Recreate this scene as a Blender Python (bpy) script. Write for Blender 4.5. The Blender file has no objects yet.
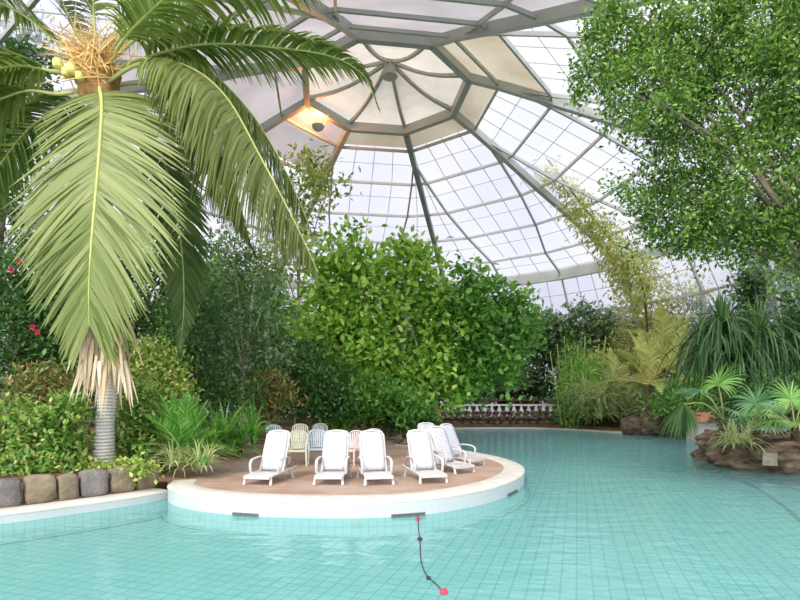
import bpy, math, random
import numpy as np
from mathutils import Vector, noise, Matrix

random.seed(7)
rng = np.random.default_rng(11)
PI = math.pi
scene = bpy.context.scene
COL = scene.collection

# ------------------------------------------------------------------ frame
F = 533.0
CX, HY = 400.0, 395.0
EYE = 2.18
DECK = 0.33


def at(px, py, Y):
    return Vector(((px - CX) * Y / F, Y, EYE + (HY - py) * Y / F))


def on(px, py, z):
    Y = (EYE - z) * F / (py - HY)
    return Vector(((px - CX) * Y / F, Y, z))


def lin(r, g, b):
    def f(c):
        c /= 255.0
        return c / 12.92 if c <= 0.04045 else ((c + 0.055) / 1.055) ** 2.4
    return (f(r), f(g), f(b), 1.0)


# ------------------------------------------------------------------ materials
def nmat(name):
    m = bpy.data.materials.new(name)
    m.use_nodes = True
    nt = m.node_tree
    nt.nodes.clear()
    out = nt.nodes.new('ShaderNodeOutputMaterial')
    return m, nt, out


def ramp(nt, stops):
    r = nt.nodes.new('ShaderNodeValToRGB')
    el = r.color_ramp.elements
    while len(el) < len(stops):
        el.new(0.5)
    for e, (p, c) in zip(el, stops):
        e.position = p
        e.color = c
    return r


def solid(name, c, c2=None, scale=4.0, rough=0.6, spec=0.3, bump=0.0, bscale=None, detail=5.0, metallic=0.0, stretch=None):
    m, nt, out = nmat(name)
    p = nt.nodes.new('ShaderNodeBsdfPrincipled')
    p.inputs['Roughness'].default_value = rough
    p.inputs['Specular IOR Level'].default_value = spec
    p.inputs['Metallic'].default_value = metallic
    nt.links.new(p.outputs[0], out.inputs[0])
    tc = nt.nodes.new('ShaderNodeTexCoord')
    src = tc.outputs['Object']
    if stretch:
        mp = nt.nodes.new('ShaderNodeMapping')
        mp.inputs['Scale'].default_value = stretch
        nt.links.new(src, mp.inputs[0])
        src = mp.outputs[0]
    if c2 is None:
        p.inputs['Base Color'].default_value = c
    else:
        n = nt.nodes.new('ShaderNodeTexNoise')
        n.inputs['Scale'].default_value = scale
        n.inputs['Detail'].default_value = detail
        nt.links.new(src, n.inputs['Vector'])
        r = ramp(nt, [(0.32, c), (0.68, c2)])
        nt.links.new(n.outputs['Fac'], r.inputs[0])
        nt.links.new(r.outputs[0], p.inputs['Base Color'])
    if bump:
        n2 = nt.nodes.new('ShaderNodeTexNoise')
        n2.inputs['Scale'].default_value = bscale or scale * 3
        n2.inputs['Detail'].default_value = 6
        nt.links.new(src, n2.inputs['Vector'])
        b = nt.nodes.new('ShaderNodeBump')
        b.inputs['Strength'].default_value = bump
        b.inputs['Distance'].default_value = 0.05
        nt.links.new(n2.outputs['Fac'], b.inputs['Height'])
        nt.links.new(b.outputs[0], p.inputs['Normal'])
    return m


def leafmat(name, cols, trans=0.35, rough=0.42, spec=0.35):
    m, nt, out = nmat(name)
    g = nt.nodes.new('ShaderNodeNewGeometry')
    n = len(cols)
    r = ramp(nt, [(i / (n - 1) if n > 1 else 0, c) for i, c in enumerate(cols)])
    nt.links.new(g.outputs['Random Per Island'], r.inputs[0])
    p = nt.nodes.new('ShaderNodeBsdfPrincipled')
    p.inputs['Roughness'].default_value = rough
    p.inputs['Specular IOR Level'].default_value = spec
    nt.links.new(r.outputs[0], p.inputs['Base Color'])
    t = nt.nodes.new('ShaderNodeBsdfTranslucent')
    hs = nt.nodes.new('ShaderNodeHueSaturation')
    hs.inputs['Value'].default_value = 1.3
    hs.inputs['Saturation'].default_value = 1.0
    hs.inputs['Hue'].default_value = 0.485
    nt.links.new(r.outputs[0], hs.inputs['Color'])
    nt.links.new(hs.outputs[0], t.inputs['Color'])
    mx = nt.nodes.new('ShaderNodeMixShader')
    mx.inputs[0].default_value = trans
    nt.links.new(p.outputs[0], mx.inputs[1])
    nt.links.new(t.outputs[0], mx.inputs[2])
    nt.links.new(mx.outputs[0], out.inputs[0])
    return m


M = {}
M['white_plastic'] = solid('white_plastic', lin(190, 187, 185), rough=0.45, spec=0.4)
M['cream_plastic'] = solid('cream_plastic', lin(214, 212, 186), rough=0.45, spec=0.4)
M['pink_plastic'] = solid('pink_plastic', lin(214, 192, 188), rough=0.45, spec=0.4)
M['blue_plastic'] = solid('blue_plastic', lin(184, 200, 206), rough=0.45, spec=0.4)
M['cushion'] = solid('white_lounger_weave', lin(196, 195, 198), lin(166, 168, 176), scale=22, rough=0.7, spec=0.2)
M['coping'] = solid('coping_render', lin(202, 198, 188), lin(188, 183, 171), scale=3, rough=0.6, bump=0.1, bscale=30)
M['baluster'] = solid('white_baluster', lin(238, 235, 228), rough=0.6)
M['stone'] = solid('edging_stone', lin(104, 95, 80), lin(146, 131, 108), scale=3.0, rough=0.85, spec=0.15, bump=0.6, bscale=14)
M['stone_dark'] = solid('edging_stone_dark', lin(96, 92, 92), lin(136, 128, 120), scale=3.0, rough=0.85, spec=0.15, bump=0.6, bscale=14)
M['mortar'] = solid('mortar', lin(178, 168, 150), lin(140, 130, 112), scale=8, rough=0.9, spec=0.1, bump=0.4)
M['rock'] = solid('rockwork', lin(60, 52, 44), lin(138, 120, 98), scale=2.6, rough=0.9, spec=0.15, bump=0.9, bscale=7, stretch=(1, 1, 2.6))
M['soil'] = solid('planting_soil', lin(78, 62, 46), lin(120, 94, 68), scale=1.8, rough=0.95, spec=0.1, bump=0.5, bscale=12)
M['sand'] = solid('pale_beach_edge', lin(214, 212, 196), lin(190, 194, 180), scale=1.2, rough=0.8, spec=0.2)
M['dark_rubber'] = solid('dark_slot_grille', lin(104, 108, 110), rough=0.6)
M['dark_line'] = solid('dark_lane_tile', lin(16, 44, 48), rough=0.4)
M['rope'] = solid('dark_rope', lin(66, 58, 70), rough=0.8)
M['float_red'] = solid('red_float', lin(196, 58, 84), rough=0.5)
M['float_dark'] = solid('dark_float', lin(58, 38, 48), rough=0.5)
M['steel'] = solid('painted_steel', lin(176, 177, 168), lin(164, 166, 158), scale=0.8, rough=0.5, spec=0.4)
M['steel_dark'] = solid('grey_green_steel', lin(136, 146, 138), lin(120, 128, 122), scale=0.8, rough=0.5, spec=0.4)
M['wood_brown'] = solid('weathered_wood', lin(124, 96, 72), lin(96, 72, 54), scale=2, rough=0.8, stretch=(1, 1, 8))
M['terracotta'] = solid('terracotta', lin(204, 146, 112), lin(178, 116, 86), scale=3, rough=0.8)
M['trunk_palm'] = None
M['bark_grey'] = solid('grey_bark', lin(150, 140, 122), lin(108, 96, 80), scale=3, rough=0.9, spec=0.1, bump=0.5, bscale=16, stretch=(1, 1, .35))
M['bark_pale'] = solid('pale_bark', lin(206, 198, 182), lin(160, 148, 130), scale=4, rough=0.9, spec=0.1, bump=0.4, bscale=18, stretch=(1, 1, .35))
M['bark_brown'] = solid('brown_bark', lin(112, 88, 62), lin(76, 58, 42), scale=4, rough=0.9, spec=0.1, bump=0.5, bscale=18, stretch=(1, 1, .35))
M['rachis'] = solid('pale_green_rachis', lin(186, 190, 116), lin(160, 166, 92), scale=2, rough=0.6)
M['rachis_y'] = solid('yellow_rachis', lin(222, 206, 120), lin(196, 170, 88), scale=2, rough=0.6)
M['coconut'] = solid('green_coconut', lin(222, 218, 130), lin(200, 196, 100), scale=5, rough=0.5)
M['flowerstalk'] = solid('orange_inflorescence', lin(232, 204, 138), lin(206, 160, 94), scale=6, rough=0.8)
M['fibre'] = solid('brown_leaf_fibre', lin(190, 152, 100), lin(150, 112, 72), scale=8, rough=0.95, spec=0.05)
M['red_petal'] = solid('red_petal', lin(158, 28, 40), lin(120, 18, 32), scale=8, rough=0.6)

M['l_front'] = leafmat('olive_palm_leaflets', [lin(98, 114, 54), lin(126, 140, 76), lin(148, 156, 96), lin(112, 128, 66)], 0.30, 0.5, 0.3)
M['l_palm'] = leafmat('green_palm_leaflets', [lin(80, 110, 42), lin(116, 140, 62), lin(150, 164, 90)], 0.35, 0.45)
M['l_palm_dk'] = leafmat('deep_green_palm_leaflets', [lin(58, 88, 40), lin(82, 110, 50), lin(112, 134, 68)], 0.35, 0.45)
M['l_dead'] = leafmat('dead_beige_strips', [lin(206, 190, 160), lin(176, 152, 116), lin(226, 214, 190)], 0.2, 0.8, 0.1)
M['l_main'] = leafmat('broad_leaf_bright', [lin(84, 136, 46), lin(126, 172, 60), lin(160, 198, 82), lin(190, 214, 110)], 0.35, 0.4)
M['l_mid'] = leafmat('broad_leaf_mid', [lin(66, 120, 46), lin(102, 156, 62), lin(138, 182, 86)], 0.35, 0.42)
M['l_ficus'] = leafmat('ficus_leaf', [lin(46, 80, 28), lin(80, 118, 42), lin(112, 148, 60), lin(148, 178, 92)], 0.4, 0.35, 0.4)
M['l_dark'] = leafmat('dark_leaf', [lin(46, 84, 42), lin(72, 112, 54), lin(104, 142, 74)], 0.3, 0.4)
M['l_grey'] = leafmat('grey_green_leaf', [lin(72, 108, 64), lin(104, 138, 86), lin(140, 164, 112), lin(58, 92, 52)], 0.3, 0.5)
M['l_yel'] = leafmat('yellow_green_leaf', [lin(84, 128, 48), lin(124, 160, 64), lin(172, 186, 96), lin(206, 204, 128)], 0.35, 0.45)
M['l_hedge'] = leafmat('hedge_leaf', [lin(58, 104, 40), lin(92, 140, 52), lin(134, 168, 74), lin(194, 194, 128)], 0.35, 0.45)
M['l_croton'] = leafmat('croton_leaf', [lin(76, 114, 50), lin(104, 136, 58), lin(140, 112, 72), lin(178, 162, 104)], 0.3, 0.45)
M['l_areca'] = leafmat('yellow_palm_leaflets', [lin(146, 166, 84), lin(184, 190, 106), lin(212, 208, 138), lin(112, 142, 72)], 0.4, 0.5)
M['l_vine'] = leafmat('olive_vine_leaf', [lin(138, 158, 78), lin(180, 186, 100), lin(208, 204, 132), lin(100, 130, 60)], 0.4, 0.5)
M['l_strap'] = leafmat('strap_leaf', [lin(67, 129, 51), lin(106, 170, 69), lin(156, 209, 106)], 0.35, 0.38)
M['l_screw'] = leafmat('screw_pine_leaf', [lin(40, 76, 40), lin(64, 104, 54), lin(110, 142, 82), lin(50, 92, 42)], 0.3, 0.4)
M['l_fan'] = leafmat('fan_palm_leaf', [lin(79, 132, 86), lin(118, 166, 115), lin(161, 197, 146)], 0.3, 0.42)
M['l_fan_br'] = leafmat('bright_fan_leaf', [lin(99, 159, 71), lin(138, 191, 94), lin(182, 221, 129)], 0.35, 0.42)
M['l_grass'] = leafmat('weeping_grass', [lin(146, 168, 98), lin(178, 190, 126), lin(204, 210, 160), lin(108, 138, 72)], 0.35, 0.5)
M['l_bamboo'] = leafmat('bamboo_leaf', [lin(78, 135, 52), lin(120, 172, 72), lin(170, 208, 105)], 0.35, 0.45)


def palm_trunk_mat():
    m, nt, out = nmat('ringed_palm_trunk')
    p = nt.nodes.new('ShaderNodeBsdfPrincipled')
    p.inputs['Roughness'].default_value = 0.85
    p.inputs['Specular IOR Level'].default_value = 0.15
    tc = nt.nodes.new('ShaderNodeTexCoord')
    w = nt.nodes.new('ShaderNodeTexWave')
    w.bands_direction = 'Z'
    w.inputs['Scale'].default_value = 4.2
    w.inputs['Distortion'].default_value = 2.0
    w.inputs['Detail'].default_value = 3
    nt.links.new(tc.outputs['Object'], w.inputs['Vector'])
    r = ramp(nt, [(0.0, lin(150, 146, 138)), (0.3, lin(178, 175, 168)), (1.0, lin(196, 194, 188))])
    nt.links.new(w.outputs['Fac'], r.inputs[0])
    nt.links.new(r.outputs[0], p.inputs['Base Color'])
    b = nt.nodes.new('ShaderNodeBump')
    b.inputs['Strength'].default_value = 0.5
    b.inputs['Distance'].default_value = 0.03
    nt.links.new(w.outputs['Fac'], b.inputs['Height'])
    nt.links.new(b.outputs[0], p.inputs['Normal'])
    nt.links.new(p.outputs[0], out.inputs[0])
    return m


M['trunk_palm'] = palm_trunk_mat()


def tile_mat(name, c1, c2, mortar, size, msize, rot=0.0, rough=0.35, rows=1.0, zsplit=None, above=None):
    m, nt, out = nmat(name)
    p = nt.nodes.new('ShaderNodeBsdfPrincipled')
    p.inputs['Roughness'].default_value = rough
    p.inputs['Specular IOR Level'].default_value = 0.3
    tc = nt.nodes.new('ShaderNodeTexCoord')
    mp = nt.nodes.new('ShaderNodeMapping')
    mp.inputs['Rotation'].default_value = (0, 0, rot)
    nt.links.new(tc.outputs['Object'], mp.inputs[0])
    br = nt.nodes.new('ShaderNodeTexBrick')
    br.offset = 0.0
    br.inputs['Scale'].default_value = 1.0
    br.inputs['Brick Width'].default_value = size
    br.inputs['Row Height'].default_value = size * rows
    br.inputs['Mortar Size'].default_value = msize
    br.inputs['Color1'].default_value = c1
    br.inputs['Color2'].default_value = c2
    br.inputs['Mortar'].default_value = mortar
    nt.links.new(mp.outputs[0], br.inputs['Vector'])
    nt.links.new(br.outputs['Color'], p.inputs['Base Color'])
    nt.links.new(p.outputs[0], out.inputs[0])
    return m


M['pool_tile'] = tile_mat('turquoise_pool_tile', lin(142, 194, 189), lin(148, 198, 193), lin(90, 152, 150), 0.20, 0.014, rot=0.32)


def paving_mat():
    m, nt, out = nmat('reddish_deck_paving')
    p = nt.nodes.new('ShaderNodeBsdfPrincipled')
    p.inputs['Roughness'].default_value = 0.85
    p.inputs['Specular IOR Level'].default_value = 0.15
    tc = nt.nodes.new('ShaderNodeTexCoord')
    br = nt.nodes.new('ShaderNodeTexBrick')
    br.inputs['Scale'].default_value = 1.0
    br.inputs['Brick Width'].default_value = 0.42
    br.inputs['Row Height'].default_value = 0.21
    br.inputs['Mortar Size'].default_value = 0.012
    br.inputs['Color1'].default_value = lin(162, 140, 124)
    br.inputs['Color2'].default_value = lin(140, 112, 96)
    br.inputs['Mortar'].default_value = lin(128, 112, 98)
    nt.links.new(tc.outputs['Object'], br.inputs['Vector'])
    n = nt.nodes.new('ShaderNodeTexNoise')
    n.inputs['Scale'].default_value = 0.9
    n.inputs['Detail'].default_value = 4
    nt.links.new(tc.outputs['Object'], n.inputs['Vector'])
    r = ramp(nt, [(0.35, lin(160, 122, 102)), (0.62, lin(176, 160, 144))])
    nt.links.new(n.outputs['Fac'], r.inputs[0])
    mx = nt.nodes.new('ShaderNodeMix')
    mx.data_type = 'RGBA'
    mx.inputs[0].default_value = 0.5
    nt.links.new(br.outputs['Color'], mx.inputs[6])
    nt.links.new(r.outputs[0], mx.inputs[7])
    nt.links.new(mx.outputs[2], p.inputs['Base Color'])
    nt.links.new(p.outputs[0], out.inputs[0])
    return m


M['paving'] = paving_mat()


def mosaic_wall_mat():
    """white render above the water, pale turquoise mosaic with upright joints below"""
    m, nt, out = nmat('pool_wall_mosaic')
    p = nt.nodes.new('ShaderNodeBsdfPrincipled')
    p.inputs['Roughness'].default_value = 0.35
    uv = nt.nodes.new('ShaderNodeUVMap')
    uv.uv_map = 'UVMap'
    br = nt.nodes.new('ShaderNodeTexBrick')
    br.offset = 0.0
    br.inputs['Scale'].default_value = 1.0
    br.inputs['Brick Width'].default_value = 0.15
    br.inputs['Row Height'].default_value = 0.15
    br.inputs['Mortar Size'].default_value = 0.008
    br.inputs['Color1'].default_value = lin(150, 214, 206)
    br.inputs['Color2'].default_value = lin(160, 220, 212)
    br.inputs['Mortar'].default_value = lin(112, 182, 176)
    nt.links.new(uv.outputs[0], br.inputs['Vector'])
    br2 = nt.nodes.new('ShaderNodeTexBrick')
    br2.offset = 0.0
    br2.inputs['Scale'].default_value = 1.0
    br2.inputs['Brick Width'].default_value = 0.15
    br2.inputs['Row Height'].default_value = 0.15
    br2.inputs['Mortar Size'].default_value = 0.005
    br2.inputs['Color1'].default_value = lin(184, 190, 190)
    br2.inputs['Color2'].default_value = lin(181, 187, 188)
    br2.inputs['Mortar'].default_value = lin(174, 182, 183)
    nt.links.new(uv.outputs[0], br2.inputs['Vector'])
    sx = nt.nodes.new('ShaderNodeSeparateXYZ')
    nt.links.new(uv.outputs[0], sx.inputs[0])
    mr = nt.nodes.new('ShaderNodeMapRange')
    mr.inputs['From Min'].default_value = 0.0
    mr.inputs['From Max'].default_value = 0.012
    nt.links.new(sx.outputs['Y'], mr.inputs['Value'])
    mx = nt.nodes.new('ShaderNodeMix')
    mx.data_type = 'RGBA'
    nt.links.new(mr.outputs[0], mx.inputs[0])
    nt.links.new(br.outputs['Color'], mx.inputs[6])
    nt.links.new(br2.outputs['Color'], mx.inputs[7])
    nt.links.new(mx.outputs[2], p.inputs['Base Color'])
    nt.links.new(p.outputs[0], out.inputs[0])
    return m


M['mosaic'] = mosaic_wall_mat()


def water_mat():
    m, nt, out = nmat('pool_water')
    tc = nt.nodes.new('ShaderNodeTexCoord')
    mp = nt.nodes.new('ShaderNodeMapping')
    mp.inputs['Scale'].default_value = (0.75, 1.5, 1.0)
    nt.links.new(tc.outputs['Object'], mp.inputs[0])
    n1 = nt.nodes.new('ShaderNodeTexNoise')
    n1.inputs['Scale'].default_value = 1.5
    n1.inputs['Detail'].default_value = 3.0
    n1.inputs['Distortion'].default_value = 0.6
    nt.links.new(mp.outputs[0], n1.inputs['Vector'])
    b = nt.nodes.new('ShaderNodeBump')
    b.inputs['Strength'].default_value = 0.3
    b.inputs['Distance'].default_value = 0.12
    nt.links.new(n1.outputs['Fac'], b.inputs['Height'])
    gl = nt.nodes.new('ShaderNodeBsdfGlossy')
    gl.inputs['Roughness'].default_value = 0.06
    gl.inputs['Color'].default_value = (0.92, 0.97, 1, 1)
    nt.links.new(b.outputs[0], gl.inputs['Normal'])
    tr = nt.nodes.new('ShaderNodeBsdfTransparent')
    tr.inputs['Color'].default_value = (0.84, 0.97, 0.965, 1)
    df = nt.nodes.new('ShaderNodeBsdfDiffuse')
    df.inputs['Color'].default_value = lin(138, 194, 190)
    mb = nt.nodes.new('ShaderNodeMixShader')
    mb.inputs[0].default_value = 0.40
    nt.links.new(tr.outputs[0], mb.inputs[1])
    nt.links.new(df.outputs[0], mb.inputs[2])
    fr = nt.nodes.new('ShaderNodeFresnel')
    fr.inputs['IOR'].default_value = 1.36
    nt.links.new(b.outputs[0], fr.inputs['Normal'])
    mu = nt.nodes.new('ShaderNodeMath')
    mu.operation = 'MULTIPLY'
    mu.inputs[1].default_value = 0.72
    nt.links.new(fr.outputs[0], mu.inputs[0])
    mx = nt.nodes.new('ShaderNodeMixShader')
    nt.links.new(mu.outputs[0], mx.inputs[0])
    nt.links.new(mb.outputs[0], mx.inputs[1])
    nt.links.new(gl.outputs[0], mx.inputs[2])
    nt.links.new(mx.outputs[0], out.inputs[0])
    return m


M['water'] = water_mat()


def pane_mat():
    m, nt, out = nmat('translucent_glazing')
    tr = nt.nodes.new('ShaderNodeBsdfTransparent')
    tr.inputs['Color'].default_value = (0.88, 0.89, 0.95, 1)
    tl = nt.nodes.new('ShaderNodeBsdfTranslucent')
    tl.inputs['Color'].default_value = (0.72, 0.72, 0.78, 1)
    gl = nt.nodes.new('ShaderNodeBsdfGlossy')
    gl.inputs['Roughness'].default_value = 0.15
    mx = nt.nodes.new('ShaderNodeMixShader')
    mx.inputs[0].default_value = 0.30
    nt.links.new(tr.outputs[0], mx.inputs[1])
    nt.links.new(tl.outputs[0], mx.inputs[2])
    m2 = nt.nodes.new('ShaderNodeMixShader')
    m2.inputs[0].default_value = 0.04
    nt.links.new(mx.outputs[0], m2.inputs[1])
    nt.links.new(gl.outputs[0], m2.inputs[2])
    nt.links.new(m2.outputs[0], out.inputs[0])
    return m


M['pane'] = pane_mat()


def membrane_mat(name, c, c2, tl_fac=0.5):
    m, nt, out = nmat(name)
    tc = nt.nodes.new('ShaderNodeTexCoord')
    n = nt.nodes.new('ShaderNodeTexNoise')
    n.inputs['Scale'].default_value = 0.35
    n.inputs['Detail'].default_value = 4
    nt.links.new(tc.outputs['Object'], n.inputs['Vector'])
    r = ramp(nt, [(0.35, c), (0.65, c2)])
    nt.links.new(n.outputs['Fac'], r.inputs[0])
    d = nt.nodes.new('ShaderNodeBsdfDiffuse')
    t = nt.nodes.new('ShaderNodeBsdfTranslucent')
    nt.links.new(r.outputs[0], d.inputs['Color'])
    nt.links.new(r.outputs[0], t.inputs['Color'])
    mx = nt.nodes.new('ShaderNodeMixShader')
    mx.inputs[0].default_value = tl_fac
    nt.links.new(d.outputs[0], mx.inputs[1])
    nt.links.new(t.outputs[0], mx.inputs[2])
    nt.links.new(mx.outputs[0], out.inputs[0])
    return m


M['membrane'] = membrane_mat('white_roof_membrane', lin(222, 216, 204), lin(200, 193, 183), 0.5)
M['grey_membrane'] = membrane_mat('pale_grey_membrane', lin(194, 189, 190), lin(174, 168, 170), 0.45)
M['beige_panel'] = membrane_mat('beige_roof_panel', lin(212, 202, 180), lin(186, 174, 150), 0.42)
m_, nt_, out_ = nmat('warm_lamp')
e_ = nt_.nodes.new('ShaderNodeEmission')
e_.inputs['Color'].default_value = (1.0, 0.36, 0.08, 1)
e_.inputs['Strength'].default_value = 2.2
nt_.links.new(e_.outputs[0], out_.inputs[0])
M['lamp'] = m_


# ------------------------------------------------------------------ mesh helpers
class MB:
    def __init__(self):
        self.v = []
        self.f = []
        self.m = []
        self.s = []

    def add(self, verts, faces, mi=0, smooth=False):
        o = len(self.v)
        self.v.extend([tuple(p) for p in verts])
        for f in faces:
            self.f.append(tuple(i + o for i in f))
            self.m.append(mi)
            self.s.append(smooth)

    def box(self, c, s, rz=0.0, mi=0, tilt=None):
        hx, hy, hz = s[0] / 2, s[1] / 2, s[2] / 2
        pts = [Vector((x, y, z)) for z in (-hz, hz) for y in (-hy, hy) for x in (-hx, hx)]
        R = Matrix.Rotation(rz, 3, 'Z')
        if tilt is not None:
            R = R @ Matrix.Rotation(tilt, 3, 'X')
        c = Vector(c)
        pts = [R @ p + c for p in pts]
        self.add(pts, [(0, 2, 3, 1), (4, 5, 7, 6), (0, 1, 5, 4), (2, 6, 7, 3), (0, 4, 6, 2), (1, 3, 7, 5)], mi)

    def tube(self, pts, rad, n=8, mi=0, cap=True, flat=1.0, closed=False):
        pts = [Vector(p) for p in pts]
        if not hasattr(rad, '__len__'):
            rad = [rad] * len(pts)
        K = len(pts)
        verts = []
        prev = None
        for i, p in enumerate(pts):
            if closed:
                t = pts[(i + 1) % K] - pts[i - 1]
            else:
                t = pts[min(i + 1, K - 1)] - pts[max(i - 1, 0)]
            if t.length < 1e-9:
                t = Vector((0, 0, 1))
            t.normalize()
            if prev is None:
                ref = Vector((0, 0, 1)) if abs(t.z) < 0.9 else Vector((1, 0, 0))
                u = t.cross(ref).normalized()
            else:
                u = (prev - t * prev.dot(t))
                u = u.normalized() if u.length > 1e-6 else t.orthogonal().normalized()
            prev = u
            w = t.cross(u)
            for k in range(n):
                a = 2 * PI * k / n
                verts.append(p + (u * math.cos(a) + w * math.sin(a) * flat) * rad[i])
        faces = []
        for i in range(K - 1 + (1 if closed else 0)):
            j = (i + 1) % K
            for k in range(n):
                faces.append((i * n + k, i * n + (k + 1) % n, j * n + (k + 1) % n, j * n + k))
        self.add(verts, faces, mi, True)
        if cap and not closed:
            self.add(verts[:n], [tuple(range(n))[::-1]], mi)
            self.add(verts[-n:], [tuple(range(n))], mi)

    def beam(self, a, b, w, h, mi=0):
        """rectangular bar from a to b, h measured upwards"""
        a, b = Vector(a), Vector(b)
        t = (b - a).normalized()
        s = t.cross(Vector((0, 0, 1)))
        s = s.normalized() if s.length > 1e-4 else Vector((1, 0, 0))
        u = s.cross(t)
        vs = []
        for p in (a, b):
            for x, y in ((-1, -1), (1, -1), (1, 1), (-1, 1)):
                vs.append(p + s * x * w / 2 + u * y * h / 2)
        self.add(vs, [(0, 1, 2, 3), (7, 6, 5, 4), (0, 4, 5, 1), (1, 5, 6, 2), (2, 6, 7, 3), (3, 7, 4, 0)], mi)

    def lump(self, c, r, seed=0, amp=0.25, nu=14, nv=9, mi=0, sq=0.45, freq=1.6):
        c = Vector(c)
        off = Vector((seed * 3.7, seed * 1.3, seed * 2.1))
        verts = []
        for j in range(nv + 1):
            th = PI * j / nv
            for i in range(nu):
                ph = 2 * PI * i / nu
                d = Vector((math.sin(th) * math.cos(ph), math.sin(th) * math.sin(ph), math.cos(th)))
                k = 1 + amp * (noise.noise(d * freq + off) + 0.5 * noise.noise(d * freq * 2.3 + off))
                # squarish boulder
                q = max(abs(d.x), abs(d.y), abs(d.z))
                k *= (1.0 / q) ** sq
                verts.append(c + Vector((d.x * r[0], d.y * r[1], d.z * r[2])) * k)
        faces = []
        for j in range(nv):
            for i in range(nu):
                faces.append((j * nu + i, (j + 1) * nu + i, (j + 1) * nu + (i + 1) % nu, j * nu + (i + 1) % nu))
        self.add(verts, faces, mi, True)

    def prism(self, outline, z0, z1, mi_top=0, mi_side=0, bottom=False):
        n = len(outline)
        vs = [(p[0], p[1], z0) for p in outline] + [(p[0], p[1], z1) for p in outline]
        fs = [(i, (i + 1) % n, n + (i + 1) % n, n + i) for i in range(n)]
        self.add(vs, fs, mi_side)
        self.add(vs, [tuple(range(n, 2 * n))], mi_top)

    def build(self, name, mats, parent=None):
        if not isinstance(mats, (list, tuple)):
            mats = [mats]
        me = bpy.data.meshes.new(name)
        me.from_pydata(self.v, [], self.f)
        for mm in mats:
            me.materials.append(mm)
        if len(self.f):
            me.polygons.foreach_set('material_index', self.m)
            me.polygons.foreach_set('use_smooth', self.s)
        me.update()
        ob = bpy.data.objects.new(name, me)
        COL.objects.link(ob)
        if parent is not None:
            ob.parent = parent
            ob.matrix_parent_inverse = Matrix.Translation(-parent.location) if parent.get('_w') else Matrix()
        return ob


def npbuild(name, verts, faces, mats, parent=None, smooth=False, mi=None):
    me = bpy.data.meshes.new(name)
    me.from_pydata(verts.tolist(), [], faces.tolist())
    if not isinstance(mats, (list, tuple)):
        mats = [mats]
    for mm in mats:
        me.materials.append(mm)
    if smooth:
        me.polygons.foreach_set('use_smooth', [True] * len(faces))
    if mi is not None:
        me.polygons.foreach_set('material_index', mi.tolist())
    me.update()
    ob = bpy.data.objects.new(name, me)
    COL.objects.link(ob)
    if parent is not None:
        ob.parent = parent
    return ob


def norm(a):
    return a / np.maximum(np.linalg.norm(a, axis=-1, keepdims=True), 1e-9)


def ribbons(P, D, N, L, W, prof, droop=0.0, fold=0.0):
    """blades: P base, D direction, N rough normal, L length, W full width (arrays); prof = width profile per station"""
    n = len(P)
    K = len(prof)
    L = np.broadcast_to(np.asarray(L, float), (n,))
    W = np.broadcast_to(np.asarray(W, float), (n,))
    dr = np.broadcast_to(np.asarray(droop, float), (n,))
    D = norm(D.astype(float))
    pos = P.astype(float).copy()
    V = np.zeros((n, K, 2, 3))
    g = np.array([0, 0, -1.0])
    for k in range(K):
        S = norm(np.cross(D, N))
        w = (W * prof[k] / 2)[:, None]
        V[:, k, 0] = pos - S * w
        V[:, k, 1] = pos + S * w
        if k < K - 1:
            pos = pos + D * (L / (K - 1))[:, None]
            D = norm(D + g * dr[:, None])
    V = V.reshape(n * K * 2, 3)
    base = (np.arange(n) * K * 2)[:, None, None]
    q = np.array([[2 * k, 2 * k + 1, 2 * k + 3, 2 * k + 2] for k in range(K - 1)])[None]
    Fq = (base + q).reshape(-1, 4)
    return V, Fq


def join(parts):
    vs, fs, o = [], [], 0
    for v, f in parts:
        vs.append(v)
        fs.append(f + o)
        o += len(v)
    return np.concatenate(vs), np.concatenate(fs)


def tag(o, label, cat, group=None, kind=None):
    o['label'] = label
    o['category'] = cat
    if group:
        o['group'] = group
    if kind:
        o['kind'] = kind
    return o


def empty(name, loc, label, cat, group=None, rz=0.0):
    o = bpy.data.objects.new(name, None)
    COL.objects.link(o)
    o.location = loc
    o.rotation_euler = (0, 0, rz)
    o.empty_display_size = 0.2
    return tag(o, label, cat, group)


def local(o, parent):
    """mesh was written in world coordinates: hang it under a located Empty without moving it"""
    o.parent = parent
    o.matrix_parent_inverse = Matrix.Translation(-Vector(parent.location))
    return o


def copy_tree(o, parent=None):
    c = o.copy()
    COL.objects.link(c)
    if parent is not None:
        c.parent = parent
    for ch in list(o.children):
        copy_tree(ch, c)
    return c


def structure(o, label=None):
    o['kind'] = 'structure'
    if label:
        o['label'] = label
    return o


def smooth_curve(pts, per=8, closed=False):
    """Catmull-Rom through pts"""
    pts = [Vector(p) for p in pts]
    n = len(pts)
    out = []
    rngi = range(n) if closed else range(n - 1)
    for i in rngi:
        if closed:
            p0, p1, p2, p3 = pts[i - 1], pts[i], pts[(i + 1) % n], pts[(i + 2) % n]
        else:
            p1, p2 = pts[i], pts[i + 1]
            p0 = pts[i - 1] if i > 0 else p1 * 2 - p2
            p3 = pts[i + 2] if i + 2 < n else p2 * 2 - p1
        for k in range(per):
            t = k / per
            out.append(0.5 * ((2 * p1) + (p2 - p0) * t + (2 * p0 - 5 * p1 + 4 * p2 - p3) * t * t + (3 * p1 - p0 - 3 * p2 + p3) * t ** 3))
    if not closed:
        out.append(pts[-1])
    return out


# ================================================================== SETTING
# ---- pool basin floor
mb = MB()
mb.add([(-45, -12, -0.30), (45, -12, -0.30), (45, 62, -0.30), (-45, 62, -0.30)], [(0, 1, 2, 3)])
structure(mb.build('floor', M['pool_tile']))

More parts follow.
